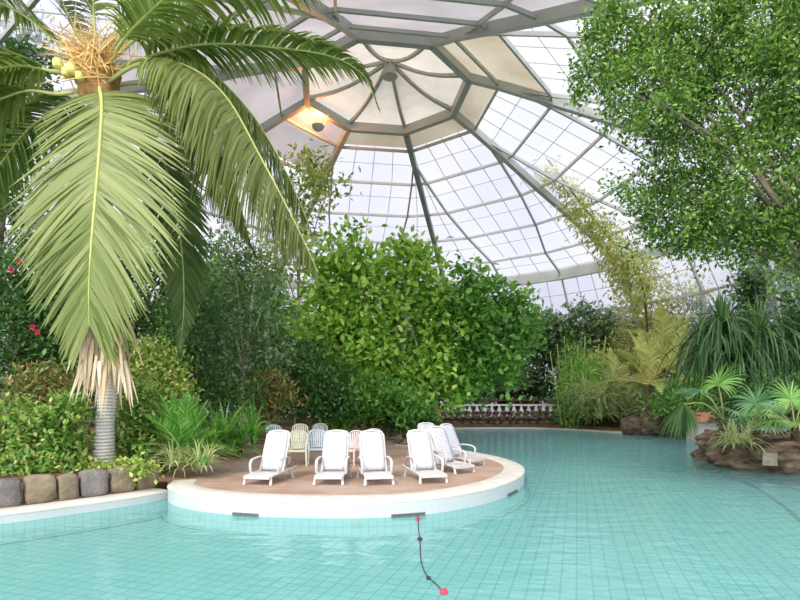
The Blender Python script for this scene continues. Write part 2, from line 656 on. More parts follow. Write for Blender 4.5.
# ---- water
mb = MB()
mb.add([(-44, -11, 0), (44, -11, 0), (44, 61, 0), (-44, 61, 0)], [(0, 1, 2, 3)])
w = mb.build('pool_water', M['water'])
tag(w, 'clear rippled turquoise water filling the tiled pool', 'water', kind='stuff')

# ---- curves of the banks
curb = smooth_curve([(-12.0, 5.6, 0), (-8.6, 7.6, 0), (-6.75, 8.94, 0), (-5.86, 9.8, 0), (-5.2, 10.55, 0), (-4.86, 11.15, 0)], 6)
pen_front = smooth_curve([(-4.95, 11.6, 0), (-4.72, 10.85, 0), (-4.05, 10.15, 0), (-2.9, 9.62, 0), (-1.7, 9.42, 0), (-0.6, 9.42, 0), (0.45, 9.68, 0),
                          (1.45, 10.4, 0), (2.25, 11.35, 0), (2.85, 12.5, 0), (3.18, 13.7, 0), (3.2, 14.8, 0), (2.9, 16.2, 0), (2.2, 17.8, 0), (1.2, 19.2, 0), (0.1, 20.2, 0)], 8)


def offset(curve, d):
    out = []
    n = len(curve)
    for i, p in enumerate(curve):
        t = (curve[min(i + 1, n - 1)] - curve[max(i - 1, 0)]).normalized()
        out.append(p + Vector((-t.y, t.x, 0)) * d)
    return out


def strip_wall(mb, curve, z0, z1, mi=0):
    """vertical wall with uv (arc length, z)"""
    vs, fs = [], []
    for p in curve:
        vs.append((p.x, p.y, z0))
        vs.append((p.x, p.y, z1))
    for i in range(len(curve) - 1):
        fs.append((2 * i, 2 * i + 2, 2 * i + 3, 2 * i + 1))
    mb.add(vs, fs, mi)


def wall_with_uv(name, curve, z0, z1, mat):
    mb = MB()
    strip_wall(mb, curve, z0, z1)
    o = mb.build(name, mat)
    me = o.data
    uv = me.uv_layers.new(name='UVMap')
    arc = [0.0]
    for i in range(1, len(curve)):
        arc.append(arc[-1] + (curve[i] - curve[i - 1]).length)
    for poly in me.polygons:
        for li in poly.loop_indices:
            vi = me.loops[li].vertex_index
            uv.data[li].uv = (arc[vi // 2], me.vertices[vi].co.z)
    return o


def coping_strip(curve, width, z, h, name):
    """rounded coping following the curve (outer edge = curve)"""
    prof = [(0.0, -h), (-0.015, -h * 0.5), (0.0, -0.02), (0.03, 0.0), (width - 0.03, 0.0), (width, -0.02), (width, -h)]
    rows = [offset(curve, p[0]) for p in prof]
    mb = MB()
    vs, fs = [], []
    K = len(prof)
    for i in range(len(curve)):
        for k in range(K):
            q = rows[k][i]
            vs.append((q.x, q.y, z + prof[k][1]))
    for i in range(len(curve) - 1):
        for k in range(K - 1):
            fs.append((i * K + k, (i + 1) * K + k, (i + 1) * K + k + 1, i * K + k + 1))
    mb.add(vs, fs, 0, True)
    return mb.build(name, M['coping'])


# left bank
structure(wall_with_uv('wall_left', curb, -0.31, 0.17, M['mosaic']))
structure(coping_strip(curb, 0.55, 0.2, 0.07, 'trim_1'))
# peninsula
structure(wall_with_uv('wall_front', pen_front, -0.31, 0.30, M['mosaic']))
structure(coping_strip(pen_front, 0.52, DECK, 0.08, 'trim_2'))
deck_in = offset(pen_front, 0.5)
mb = MB()
outline = [(p.x, p.y) for p in deck_in] + [(-2.5, 21.5), (-6.5, 20), (-8, 15), (-6.0, 12.2)]
mb.prism(outline, 0.0, DECK - 0.012)
o = mb.build('floor', M['paving'])
structure(o)
o.name = 'floor_deck'

# planted ground, left of the pool and behind the deck
mb = MB()
ci = offset(curb, 0.5)
outl = [(p.x, p.y) for p in ci] + [(-5.2, 12.2), (-5.1, 14), (-4.6, 16.5), (-3.6, 18.6), (-1.6, 20.0), (-0.1, 21), (0.6, 24), (1.6, 30), (2.4, 34.6),
                                   (6, 35.2), (9, 35), (11.5, 33.5), (13.2, 30.8), (14.6, 29.6), (16, 29.2), (17, 27), (15.6, 25.6), (14.9, 24.6), (15.8, 21), (18, 20), (40, 20), (40, 60), (-40, 60), (-40, 4), (-12.3, 4)]
mb.prism(outl, -0.3, 0.24)
o = mb.build('floor_soil', M['soil'])
structure(o)

# raised soil under the left planting
mb = MB()
cj = offset(curb, 0.95)
outl = [(p.x, p.y) for p in cj][:-2] + [(-5.6, 12.6), (-5.9, 16), (-6.5, 24), (-20, 26), (-20, 4), (-12.6, 4.0)]
mb.prism(outl, 0.2, 0.62)
o = mb.build('floor_bed', M['soil'])
structure(o)

# pale beach edge on the far side
mb = MB()
edge = smooth_curve([(1.9, 33.6, 0), (3.2, 34.2, 0), (6, 34.4, 0), (9, 34.2, 0), (11.2, 32.6, 0), (12.8, 30.2, 0), (14.0, 29.2, 0)], 5)
eb = offset(edge, 1.5)
mb.prism([(p.x, p.y) for p in edge] + [(p.x, p.y) for p in reversed(eb)], -0.3, 0.05)
structure(mb.build('trim_3', M['sand']))

# right near bank, just outside the picture
mb = MB()
mb.prism([(6.2, 2.0), (6.6, 7.0), (8.7, 10.4), (11.2, 14.1), (24, 14.1), (24, 2.0)], -0.3, 0.3)
o = mb.build('floor_bank', M['soil'])
structure(o)


# dark tile lines on the basin floor
def floor_line(name, pts, w):
    c = smooth_curve(pts, 8)
    a, b = offset(c, w / 2), offset(c, -w / 2)
    mb = MB()
    vs, fs = [], []
    for p, q in zip(a, b):
        vs += [(p.x, p.y, -0.296), (q.x, q.y, -0.296)]
    for i in range(len(c) - 1):
        fs.append((2 * i, 2 * i + 2, 2 * i + 3, 2 * i + 1))
    mb.add(vs, fs)
    return structure(mb.build(name, M['dark_line']))


floor_line('trim_4', [tuple(p) for p in offset(curb, -0.2)[::4]], 0.085)
floor_line('trim_5', [on(730, 476, -0.3), on(752, 486, -0.3), on(775, 500, -0.3), on(803, 524, -0.3), on(840, 575, -0.3)], 0.10)
floor_line('trim_6', [on(765, 478, -0.3), on(785, 485, -0.3), on(815, 499, -0.3)], 0.07)
floor_line('trim_7', [tuple(p) for p in offset(pen_front, -0.14)[::6]][1:-3], 0.022)

# ================================================================== DOME
DD = 28.0
DC = Vector((-0.79, DD, 0))
PROF = [(0.158, 0.5715), (0.212, 0.550), (0.30, 0.510), (0.395, 0.466), (0.49, 0.424), (0.59, 0.378), (0.68, 0.337), (0.735, 0.230), (0.752, 0.10), (0.756, -0.078)]
A0 = 14.5


def dp(a, k):
    r, z = PROF[k]
    # 24-gon; branch ribs merge into the main rib near the ring
    idx = a
    ang = math.radians(A0 + 15 * idx)
    m = idx % 3
    if m in (1, 2):
        main = idx - 1 if m == 1 else idx + 1
        t = min(1.0, max(0.0, (r - 0.24) / 0.36))
        t = t if r > 0.24 else 0.0
        am = math.radians(A0 + 15 * main)
        if r < 0.24:
            pass
        ang2 = am + (ang - am) * t ** 0.8
        ang = ang2
    # octagon faces: pull in-between points onto the chord
    return DC + Vector((math.sin(ang) * r * DD, math.cos(ang) * r * DD, z * DD + EYE))


near = lambda idx: 8.2 < (idx % 24) < 15.8      # segments on the camera's side
nseg = 24
trim_n = 10
# main ribs
for i in range(0, 24, 3):
    last = len(PROF) - 1 if not (8 < i < 16) else 6
    mb = MB()
    for k in range(last):
        mb.beam(dp(i, k), dp(i, k + 1), 0.30, 0.40, 0)
    structure(mb.build('trim_%d' % trim_n, M['steel_dark'] if i == 0 else M['steel']))
    trim_n += 1
# branch ribs
for i in range(24):
    if i % 3 == 0:
        continue
    last = len(PROF) - 1 if not (8 < i < 16) else 6
    main = i - 1 if i % 3 == 1 else i + 1
    mb = MB()
    a = dp(main, 1).lerp(dp(main, 2), 0.3)
    mb.beam(a, dp(i, 2), 0.11, 0.16)
    for k in range(2, last):
        mb.beam(dp(i, k), dp(i, k + 1), 0.11, 0.16)
    structure(mb.build('trim_%d' % trim_n, M['steel']))
    trim_n += 1
# purlin rings
for k in range(0, 9):
    mb = MB()
    w_, h_ = (0.32, 0.5) if k == 0 else ((0.35, 0.9) if k == 6 else (0.10, 0.16))
    for i in range(24):
        if k > 6 and 8 < i < 15.5:
            continue
        a, b = dp(i, k), dp(i + 1 if i < 23 else 0, k)
        if (a - b).length > 0.02:
            mb.beam(a, b, w_, h_)
    structure(mb.build('trim_%d' % trim_n, M['steel']))
    trim_n += 1

# glazing, one window per eighth of the dome
win = 1
for s in range(8):
    mb = MB()
    for i in range(3 * s, 3 * s + 3):
        j = (i + 1) % 24
        for k in range(0, len(PROF) - 1):
            if k >= 6 and 8 < i < 15.5:
                continue
            a, b, c, d = dp(i, k), dp(j, k), dp(j, k + 1), dp(i, k + 1)
            up = Vector((0, 0, 0.22)) if k < 6 else Vector((0, 0, 0))
            mi = 0
            if k < (1, 1, 2, 4, 4, 3, 2, 1)[s]:
                mi = 2 if (s in (0, 1, 2, 7) and k < 2) else 3
            mb.add([a + up, b + up, c + up, d + up], [(0, 1, 2, 3)], mi)
            if k >= 1 and mi == 0:
                nb = max(2, min(4, int(((a - b).length + (c - d).length) / 2.4)))
                for q in range(1, nb):
                    t = q / nb
                    p0 = a.lerp(b, t) + up
                    p1 = d.lerp(c, t) + up
                    mb.beam(p0, p1, 0.028, 0.05, 1)
                mm0 = a.lerp(d, 0.5) + up
                mm1 = b.lerp(c, 0.5) + up
                mb.beam(mm0, mm1, 0.02, 0.04, 1)
    structure(mb.build('window_%d' % win, [M['pane'], M['steel'], M['beige_panel'], M['grey_membrane']]))
    win += 1

# cone over the ring
apex = DC + Vector((0.25, 0, EYE + 0.5715 * DD + 1.7))
mb = MB()
base = [dp(i, 0) + Vector((0, 0, 0.3)) for i in range(0, 24)]
nrad = 6
rows = []
for q in range(nrad + 1):
    t = q / nrad
    row = []
    for i in range(24):
        p = base[i].lerp(apex, t)
        p.z -= 0.9 * math.sin(t * PI) * 0.35
        if i % 3:
            p.z -= 0.10 * math.sin(t * PI)
        row.append(p)
    rows.append(row)
vs = [p for r_ in rows for p in r_]
fs = []
for q in range(nrad):
    for i in range(24):
        fs.append((q * 24 + i, q * 24 + (i + 1) % 24, (q + 1) * 24 + (i + 1) % 24, (q + 1) * 24 + i))
mb.add(vs, fs, 0)
structure(mb.build('ceiling', M['membrane']))
for i in range(0, 24, 3):
    mb = MB()
    for q in range(nrad):
        mb.beam(rows[q][i] - Vector((0, 0, .12)), rows[q + 1][i] - Vector((0, 0, .12)), 0.16, 0.22)
    structure(mb.build('trim_%d' % trim_n, M['steel']))
    trim_n += 1
mb = MB()
mb.tube([apex + Vector((0, 0, -0.9)), apex + Vector((0, 0, 0.1))], 0.32, 16)
mb.tube([apex + Vector((0, 0, -1.0)), apex + Vector((0, 0, -0.9))], 0.42, 16)
structure(mb.build('trim_%d' % trim_n, M['steel']))
trim_n += 1

# warm lamp under the left of the ring
lp = at(318, 131, 30.0)
lt = empty('dome_lamp', lp, 'uplight glowing orange under the left edge of the roof ring', 'lamp')
mb = MB()
mb.tube([(0, 0, 0.0), (0, 0, 0.12), (0, 0, 0.3)], [0.12, 0.3, 0.36], 18)
mb.tube([(0.33, 0, 0.2), (0.6, 0, 0.9)], 0.03, 6)
mb.build('lamp_shade', M['steel'], lt)
mb = MB()
mb.lump((0, 0, 0.34), (0.24, 0.24, 0.10), 1, 0.0, 20, 10)
mb.build('bulb', M['lamp'], lt)
ld = bpy.data.lights.new('dome_lamp_light', 'POINT')
ld.energy = 380
ld.color = (1.0, 0.34, 0.07)
ld.shadow_soft_size = 0.25
lo = bpy.data.objects.new('dome_lamp_light', ld)
COL.objects.link(lo)
lo.location = (0, 0, 0.75)
lo.parent = lt

# ================================================================== FURNITURE
def make_lounger():
    t = empty('sun_lounger', (0, 0, 0), '', 'sun lounger', 'white sun loungers on the deck')
    wp = M['white_plastic']
    W = 0.54
    # seat
    mb = MB()
    for sx in (-1, 1):
        pts = smooth_curve([(sx * W / 2, -0.32, 0.16), (sx * W / 2, -0.1, 0.18), (sx * W / 2, 0.2, 0.19), (sx * W / 2, 0.62, 0.20), (sx * W / 2, 1.05, 0.22)], 4)
        mb.tube(pts, 0.03, 8)
    for k in range(9):
        y = -0.27 + k * 0.087
        z = 0.185 + 0.01 * math.sin(k * 0.5)
        mb.box((0, y, z), (W, 0.062, 0.022))
    mb.box((0, -0.33, 0.16), (W + 0.03, 0.05, 0.055))
    mb.build('seat', wp, t)
    # backrest
    yb, zb, yt, zt = 0.36, 0.20, 0.76, 1.04
    d = Vector((0, yt - yb, zt - zb))
    Lb = d.length
    d.normalize()
    nn = Vector((0, -d.z, d.y))
    mb = MB()
    fr = []
    hw = W / 2 - 0.005
    for (x, s_) in ((-hw, 0), (-hw, Lb * .5), (-hw, Lb * .9), (-hw * .82, Lb * .985), (-hw * .4, Lb * 1.012), (0, Lb * 1.018), (hw * .4, Lb * 1.012), (hw * .82, Lb * .985), (hw, Lb * .9), (hw, Lb * .5), (hw, 0)):
        fr.append(Vector((x, yb, zb)) + d * s_)
    mb.tube(fr, 0.028, 8)
    for k in range(11):
        s_ = 0.05 + k * (Lb - 0.1) / 10
        c = Vector((0, yb, zb)) + d * s_
        mb.box(c, (W - 0.03, 0.068, 0.02), 0, 0, tilt=math.atan2(d.z, d.y))
    br = mb.build('backrest', [wp], t)
    mb = MB()
    K, J = 10, 6
    vs, fs = [], []
    for k in range(K + 1):
        for j in range(J + 1):
            u = j / J - 0.5
            s_ = 0.02 + (Lb - 0.05) * k / K
            wid = (W - 0.045) * (1.0 if k < K else 0.86)
            bulge = 0.035 + 0.012 * math.cos(u * PI) + 0.015 * math.sin(k / K * PI)
            vs.append(Vector((u * wid, yb, zb)) + d * s_ + nn * bulge)
    for k in range(K):
        for j in range(J):
            a = k * (J + 1) + j
            fs.append((a, a + 1, a + J + 2, a + J + 1))
    mb.add(vs, fs, 0, True)
    b2 = mb.build('back_sling', M['cushion'], br)
    b2.modifiers.new('thick', 'SOLIDIFY').thickness = 0.02
    # arm rests
    for sx in (-1, 1):
        x = sx * (W / 2 + 0.045)
        mb = MB()
        pts = smooth_curve([(x, 0.60, 0.46), (x, 0.42, 0.50), (x, 0.18, 0.49), (x, 0.04, 0.46), (x, -0.01, 0.36), (x, 0.03, 0.20)], 5)
        mb.tube(pts, 0.032, 8, flat=0.7)
        mb.build('armrest', wp, t)
    # legs
    for sx in (-1, 1):
        for (y, dy) in ((-0.24, -0.07), (0.72, 0.10)):
            mb = MB()
            x = sx * (W / 2)
            mb.tube([(x, y, 0.19), (x + sx * .02, y + dy * .6, 0.08), (x + sx * .03, y + dy, 0.0)], [0.034, 0.03, 0.036], 8)
            mb.build('leg', wp, t)
    # rear prop of the raised back
    mb = MB()
    mb.tube([(-W / 2 + .03, 0.66, 0.62), (-W / 2 + .03, 0.98, 0.22), (W / 2 - .03, 0.98, 0.22), (W / 2 - .03, 0.66, 0.62)], 0.015, 6)
    mb.build('back_prop', wp, t)
    return t


lounger = make_lounger()
LOUNGERS = [  # px of the middle, base Y of the middle, yaw deg, label
    (264, 11.3, -12, 'white sun lounger farthest left on the deck, its foot turned to the left'),
    (331, 11.3, -3, 'white sun lounger facing straight at the pool, between the armchairs'),
    (377, 11.3, 12, 'white sun lounger third from the left, its foot turned slightly right'),
    (429, 11.5, 16, 'white sun lounger fourth from the left along the deck, alone before the right-hand cluster'),
    (456, 12.9, 36, 'white sun lounger in front of the two rear ones in the right-hand cluster'),
    (439, 14.6, 26, 'rear white sun lounger whose tall back shows just behind the fourth lounger'),
    (468, 14.2, 46, 'white sun lounger nearest the deck tip, its foot toward the open water'),
]
for i, (px, Y, yaw, lab) in enumerate(LOUNGERS):
    o = lounger if i == 0 else copy_tree(lounger)
    o.location = ((px - CX) * Y / F, Y, DECK - 0.012)
    o.rotation_euler = (0, 0, math.radians(yaw))
    o['label'] = lab


def make_chair(mat):
    t = empty('armchair', (0, 0, 0), '', 'chair', 'plastic armchairs behind the loungers')
    # seat
    mb = MB()
    vs, fs = [], []
    n = 8
    for j in range(n + 1):
        for i in range(n + 1):
            u, v = i / n - .5, j / n - .5
            w_ = 0.46 - 0.05 * (v + .5)
            vs.append((u * w_ * 1.0, v * 0.44 - 0.02, 0.42 - 0.02 * math.cos(u * PI) - 0.015 * (v + .5)))
    for j in range(n):
        for i in range(n):
            a = j * (n + 1) + i
            fs.append((a, a + 1, a + n + 2, a + n + 1))
    mb.add(vs, fs, 0, True)
    mb.box((0, -0.245, 0.395), (0.46, 0.02, 0.05))
    mb.box((0.225, -0.02, 0.395), (0.02, 0.42, 0.04))
    mb.box((-0.225, -0.02, 0.395), (0.02, 0.42, 0.04))
    se = mb.build('seat', mat, t)
    se.modifiers.new('thick', 'SOLIDIFY').thickness = 0.015
    # back: rounded top rail with upright slats
    mb = MB()
    top = []
    for k in range(13):
        u = -1 + 2 * k / 12
        top.append((0.245 * u, 0.30 - 0.05 * u * u, 0.885 - 0.10 * abs(u) ** 3))
    mb.tube(top, 0.034, 8, flat=0.6)
    for k in range(7):
        u = -0.78 + 1.56 * k / 6
        a = Vector((0.20 * u, 0.20 - 0.02 * u * u, 0.41))
        b = Vector((0.245 * u, 0.30 - 0.05 * u * u, 0.875 - 0.10 * abs(u) ** 3))
        mb.beam(a, b, 0.042, 0.012)
    for sx in (-1, 1):
        mb.tube([(sx * 0.215, 0.19, 0.40), (sx * 0.235, 0.22, 0.6), (sx * 0.245, 0.25, 0.79)], 0.024, 8)
    mb.build('backrest', mat, t)
    for sx in (-1, 1):
        mb = MB()
        mb.tube(smooth_curve([(sx * 0.245, 0.25, 0.70), (sx * 0.275, 0.05, 0.66), (sx * 0.28, -0.18, 0.645), (sx * 0.27, -0.25, 0.60)], 4), 0.028, 8, flat=0.6)
        mb.build('armrest', mat, t)
    for sx in (-1, 1):
        mb = MB()
        mb.tube([(sx * 0.27, -0.245, 0.61), (sx * 0.262, -0.25, 0.40), (sx * 0.275, -0.28, 0.0)], [0.024, 0.026, 0.02], 8)
        mb.build('leg', mat, t)
        mb = MB()
        mb.tube([(sx * 0.22, 0.18, 0.41), (sx * 0.25, 0.29, 0.0)], [0.026, 0.02], 8)
        mb.build('leg', mat, t)
    return t


CH = {k: make_chair(M[k]) for k in ('white_plastic', 'cream_plastic', 'pink_plastic', 'blue_plastic')}
used = set()
CHAIRS = [
    (297, 14.2, 4, 'cream_plastic', 'cream plastic armchair between the two leftmost loungers'),
    (318, 14.6, 12, 'blue_plastic', 'pale bluish plastic armchair half hidden at the left edge of the straight-facing lounger'),
    (351, 14.3, -28, 'pink_plastic', 'pinkish plastic armchair in the gap between the second and third loungers'),
    (371, 15.6, -160, 'pink_plastic', 'pinkish plastic armchair whose back shows over the third lounger'),
    (276, 17.0, 30, 'blue_plastic', 'pale bluish plastic armchair behind the leftmost lounger'),
    (300, 17.6, 10, 'cream_plastic', 'cream plastic armchair in the back row behind the front cream armchair'),
    (318, 17.8, -8, 'white_plastic', 'white plastic armchair at the right end of the back row, by the bushes'),
]
for px, Y, yaw, mk, lab in CHAIRS:
    c = CH[mk] if mk not in used else copy_tree(CH[mk])
    used.add(mk)
    c.location = ((px - CX) * Y / F, Y, DECK - 0.012)
    c.rotation_euler = (0, 0, math.radians(yaw))
    c['label'] = lab
c = copy_tree(CH['white_plastic'])
c.location = at(769, 430, 16.3)
c.rotation_euler = (0, 0, math.radians(-18))
c['label'] = 'white plastic armchair among the plants on the rocky right-hand bank'
c['group'] = 'armchair on the rocky bank'
ISL_TOP = c.location.z


# ------------------------------------------------------------------ small pool things
def curve_point(curve, px):
    best = min(curve, key=lambda p: abs(CX + F * p.x / p.y - px) + (50 if p.y > 14.6 else 0))
    i = curve.index(best)
    t = (curve[min(i + 1, len(curve) - 1)] - curve[max(i - 1, 0)]).normalized()
    return best, t


dense = smooth_curve([tuple(p) for p in pen_front], 6)
for px, w_, lab in ((246, 0.50, 'dark overflow slot in the deck wall below the leftmost lounger'),
                    (408, 0.62, 'dark overflow slot in the deck wall where the float line is tied'),
                    (512, 0.62, 'dark overflow slot in the deck wall at the tip of the deck')):
    p, t = curve_point(dense, px)
    nrm = Vector((t.y, -t.x, 0))
    s = empty('overflow_slot', p + nrm * 0.012 + Vector((0, 0, 0.035)), lab, 'drain slot', 'overflow slots', math.atan2(t.y, t.x))
    mb = MB()
    for zz in (-0.02, 0.02):
        mb.box((0, 0, zz), (w_, 0.03, 0.008))
    for xx in (-w_ / 2, w_ / 2):
        mb.box((xx, 0, 0), (0.012, 0.03, 0.048))
    mb.build('slot_frame', M['dark_rubber'], s)
    mb = MB()
    mb.box((0, 0.006, 0), (w_ - .01, 0.012, 0.038))
    for q in range(3):
        mb.box((0, 0, -0.011 + q * 0.011), (w_ - 0.02, 0.022, 0.005))
    mb.build('grille', M['dark_rubber'], s)
for px, lab in ((199, 'white round disc low on the deck wall near the left bank'), (356, 'white round disc low on the deck wall below the middle loungers')):
    p, t = curve_point(dense, px)  # white discs standing for the pale round spots on the wall
    nrm = Vector((t.y, -t.x, 0))
    s = empty('pool_disc', p + nrm * 0.01 + Vector((0, 0, -0.09)), lab, 'pool inlet', 'pool discs', math.atan2(t.y, t.x))
    mb = MB()
    mb.tube([(0, 0.01, 0), (0, -0.03, 0)], [0.085, 0.07], 18)
    mb.build('disc_rim', M['white_plastic'], s)
    mb = MB()
    mb.tube([(0, -0.02, 0), (0, -0.045, 0)], [0.035, 0.03], 12)
    mb.build('disc_centre', M['white_plastic'], s)

# float line
p0 = on(418, 518, 0.02)
line_pts = smooth_curve([p0 + Vector((0, 0.05, 0.05)), on(418.5, 528, 0.012), on(420, 540, 0.012), on(421, 560, 0.012), on(426, 574, 0.012), on(436, 584, 0.012), on(444, 592, 0.012)], 6)
fl = empty('float_line', p0, 'thin dark float line trailing on the water from the deck wall', 'rope')
mb = MB()
mb.tube(line_pts, 0.008, 6)
local(mb.build('rope', M['rope']), fl)
for (px, py, r_, mt_) in ((418, 519, 0.035, 'float_red'), (420, 539, 0.03, 'float_dark'), (428.5, 578, 0.022, 'float_dark'), (444, 592, 0.035, 'float_red')):
    mb = MB()
    q = on(px, py, 0.012)
    mb.lump(q, (r_ * 1.3, r_ * 1.3, r_), 2, 0.0, 12, 8)
    f_ = local(mb.build('float', M[mt_]), fl)
    f_['label'] = 'red float' if mt_ == 'float_red' else 'dark float'

# ------------------------------------------------------------------ stone edging on the left bank
sw = empty('stone_edging', (-6.2, 10.4, 0.2), 'low edging of upright grey and brown stones along the left bank', 'stone edging')
path = offset(curb, 0.57)
dn = smooth_curve([tuple(p) for p in path], 8)
arc = [0]
for i in range(1, len(dn)):
    arc.append(arc[-1] + (dn[i] - dn[i - 1]).length)


def arcpt(s):
    for i in range(1, len(dn)):
        if arc[i] >= s:
            t = (s - arc[i - 1]) / max(1e-6, arc[i] - arc[i - 1])
            return dn[i - 1].lerp(dn[i], t), (dn[i] - dn[i - 1]).normalized()
    return dn[-1], (dn[-1] - dn[-2]).normalized()


mb = MB()
for i in range(0, len(dn) - 4, 4):
    a, b = dn[i], dn[i + 4]
    t = (b - a).normalized()
    nn = Vector((-t.y, t.x, 0))
    mb.beam(a + nn * 0.12 + Vector((0, 0, 0.36)), b + nn * 0.12 + Vector((0, 0, 0.36)), 0.16, 0.40)
local(mb.build('mortar_bed', M['mortar']), sw)
s = 2.2
k = 0
while s < arc[-1] - 0.1:
    wd = random.uniform(0.34, 0.62)
    p, t = arcpt(s + wd / 2)
    hh = random.uniform(0.56, 0.66)
    mb = MB()
    ang = math.atan2(t.y, t.x)
    tmp = MB()
    tmp.lump((0, 0, 0), (wd * 0.47, 0.13, hh * 0.44), k + 3, 0.10, 24, 14, sq=0.8)
    R = Matrix.Rotation(ang, 3, 'Z') @ Matrix.Rotation(random.uniform(-.08, .08), 3, 'Y')
    mb.add([R @ Vector(v) + p + Vector((0, 0, 0.15 + hh * 0.5)) for v in tmp.v], tmp.f, 0, True)
    local(mb.build('stone', M['stone'] if (k % 3) else M['stone_dark']), sw)
    s += wd + 0.005
    k += 1


# ------------------------------------------------------------------ rocky bank at the right
def rock_ridge(name, outline, z0, z1, label, cat, seed, sub=7, amp=0.35, levels=5):
    c = smooth_curve(outline, sub, closed=True)
    cen = sum(c, Vector((0, 0, 0))) / len(c)
    mb = MB()
    vs, fs = [], []
    n = len(c)
    for k in range(levels + 1):
        t = k / levels
        z = z0 + (z1 - z0) * t
        sh = 1 - 0.16 * t ** 2
        for p in c:
            q = cen + (p - cen) * sh
            d = (p - cen).normalized()
            nz = noise.noise(Vector((p.x * 1.3 + seed, p.y * 1.3, z * 2.6))) * amp + noise.noise(Vector((p.x * 3.4, p.y * 3.4 + seed, z * 6))) * amp * 0.45
            zz = z + (noise.noise(Vector((p.x * 1.1, p.y * 1.1, seed))) * 0.32 * t)
            vs.append((q.x + d.x * nz, q.y + d.y * nz, zz))
    for k in range(levels):
        for i in range(n):
            j = (i + 1) % n
            fs.append((k * n + i, k * n + j, (k + 1) * n + j, (k + 1) * n + i))
    mb.add(vs, fs, 0, False)
    o0 = levels * n
    cz = z1
    vs2 = [vs[o0 + i] for i in range(n)] + [(cen.x, cen.y, cz)]
    mb.add(vs2, [(i, (i + 1) % n, n) for i in range(n)], 0)
    o = mb.build(name, M['rock'])
    tag(o, label, cat)
    return o


rock_ridge('rock_bank', [(9.75, 16.4, 0), (10.1, 15.3, 0), (10.7, 14.6, 0), (11.9, 14.3, 0), (14.5, 14.2, 0), (15.5, 17, 0), (13.5, 19.5, 0), (11.0, 19.3, 0), (10.3, 18.4, 0)],
           -0.3, 0.88, 'dark brown rocky planting bank rising from the water at the right', 'rock bank', 4.0, sub=16, amp=0.38, levels=12)
# cream hatch in the rock
hp = at(770, 460, 14.5)
h_ = empty('access_hatch', hp, 'small cream square hatch set in the rocky bank at the right', 'hatch', None, -0.62)
mb = MB()
mb.box((0, 0.3, 0), (0.33, 0.6, 0.30))
mb.build('hatch_body', M['mortar'], h_)
mb = MB()
for xx in (-0.15, 0.15):
    mb.box((xx, -0.01, 0), (0.03, 0.03, 0.30))
for zz in (-0.135, 0.135):
    mb.box((0, -0.01, zz), (0.30, 0.03, 0.03))
mb.build('hatch_frame', M['mortar'], h_)

# boulders on the far bank
for i, (px, py, Y, rx, rz, lab) in enumerate((
        (634, 426, 29.6, 0.65, 0.55, 'dark boulder at the left end of the far rock group by the pale beach'),
        (653, 425, 29.3, 0.75, 0.75, 'largest reddish boulder in the middle of the far rock group'),
        (672, 428, 29.2, 0.55, 0.5, 'boulder at the right end of the far rock group'),
        (393, 444, 20.3, 0.45, 0.32, 'brown boulder at the back of the deck beside the lounger in the middle'),
        (407, 445, 19.9, 0.3, 0.22, 'small brown stone at the back edge of the deck by the water'))):
    mb = MB()
    q = at(px, py, Y)
    mb.lump(q, (rx, rx * .8, rz), i + 11, 0.35, 18, 12)
    tag(mb.build('boulder', M['rock']), lab, 'rock', 'boulders by the water')

# far stone wall with white balusters and a wooden fence behind
mb = MB()
k = 0
tmp_pts = [at(px, 0, 36.0) for px in range(436, 566, 4)]
for rown, (z0, hh) in enumerate(((0.30, 0.34), (0.66, 0.34), (1.0, 0.26))):
    x = at(436, 0, 36).x + 0.15 * rown
    x1 = at(566, 0, 36).x
    while x < x1:
        wd = random.uniform(0.35, 0.7)
        mb.lump((x + wd / 2, 36.0, z0), (wd * .5, 0.28, hh * .5), k + 40, 0.2, 12, 8)
        x += wd
        k += 1
tag(mb.build('stone_wall', M['rock']), 'low brown stone wall on the far bank under the white balusters', 'wall', kind='thing')
bal = empty('balustrade', at(500, 417, 36.0), 'white balustrade on the stone wall across the pool', 'balustrade')
xs = [440 + i * 7.4 for i in range(17)]
mb = MB()
mb.beam(at(437, 416.5, 36), at(562, 416.5, 36), 0.18, 0.1)
local(mb.build('bottom_rail', M['baluster']), bal)
mb = MB()
mb.beam(at(437, 405, 36), at(562, 405, 36), 0.2, 0.1)
local(mb.build('top_rail', M['baluster']), bal)
for x in xs:
    mb = MB()
    b0 = at(x, 416.5, 36)
    mb.tube([b0 + Vector((0, 0, z)) for z in (0, .1, .22, .38, .55, .68, .78)], [.12, .09, .15, .17, .09, .08, .12], 10)
    local(mb.build('baluster', M['baluster']), bal)
fe = empty('wooden_fence', at(525, 408, 38.5), 'brown wooden rail fence behind the white balustrade', 'fence')
for x in (478, 490, 513, 533, 556):
    mb = MB()
    mb.beam(at(x, 425, 38.5), at(x, 397, 38.5), 0.16, 0.16)
    local(mb.build('post', M['wood_brown']), fe)
for y in (400, 405, 410):
    mb = MB()
    mb.beam(at(472, y, 38.4), at(562, y, 38.4), 0.08, 0.12)
    local(mb.build('rail', M['wood_brown']), fe)

# terracotta slab on a white pier at the water edge
br = empty('footbridge', at(704, 438, 25.8), 'terracotta footbridge slab on a white pier at the far right water edge', 'footbridge')
mb = MB()
mb.box(at(708, 416.5, 26.2), (2.0, 2.2, 0.42), -0.1)
local(mb.build('bridge_deck', M['terracotta']), br)
mb = MB()
mb.box(at(702, 432, 26.0), (0.95, 1.2, 1.15), -0.1)
local(mb.build('pier', M['coping']), br)

# timber post behind the deck
tag_p = MB()
q = at(436, 424, 27)
tag_p.tube([q + Vector((0, 0, -0.6)), q + Vector((0, 0, 0.9))], [0.26, 0.24], 12)
tag(tag_p.build('timber_post', M['flowerstalk']), 'short tan timber post at the edge of the bushes by the far water', 'post')


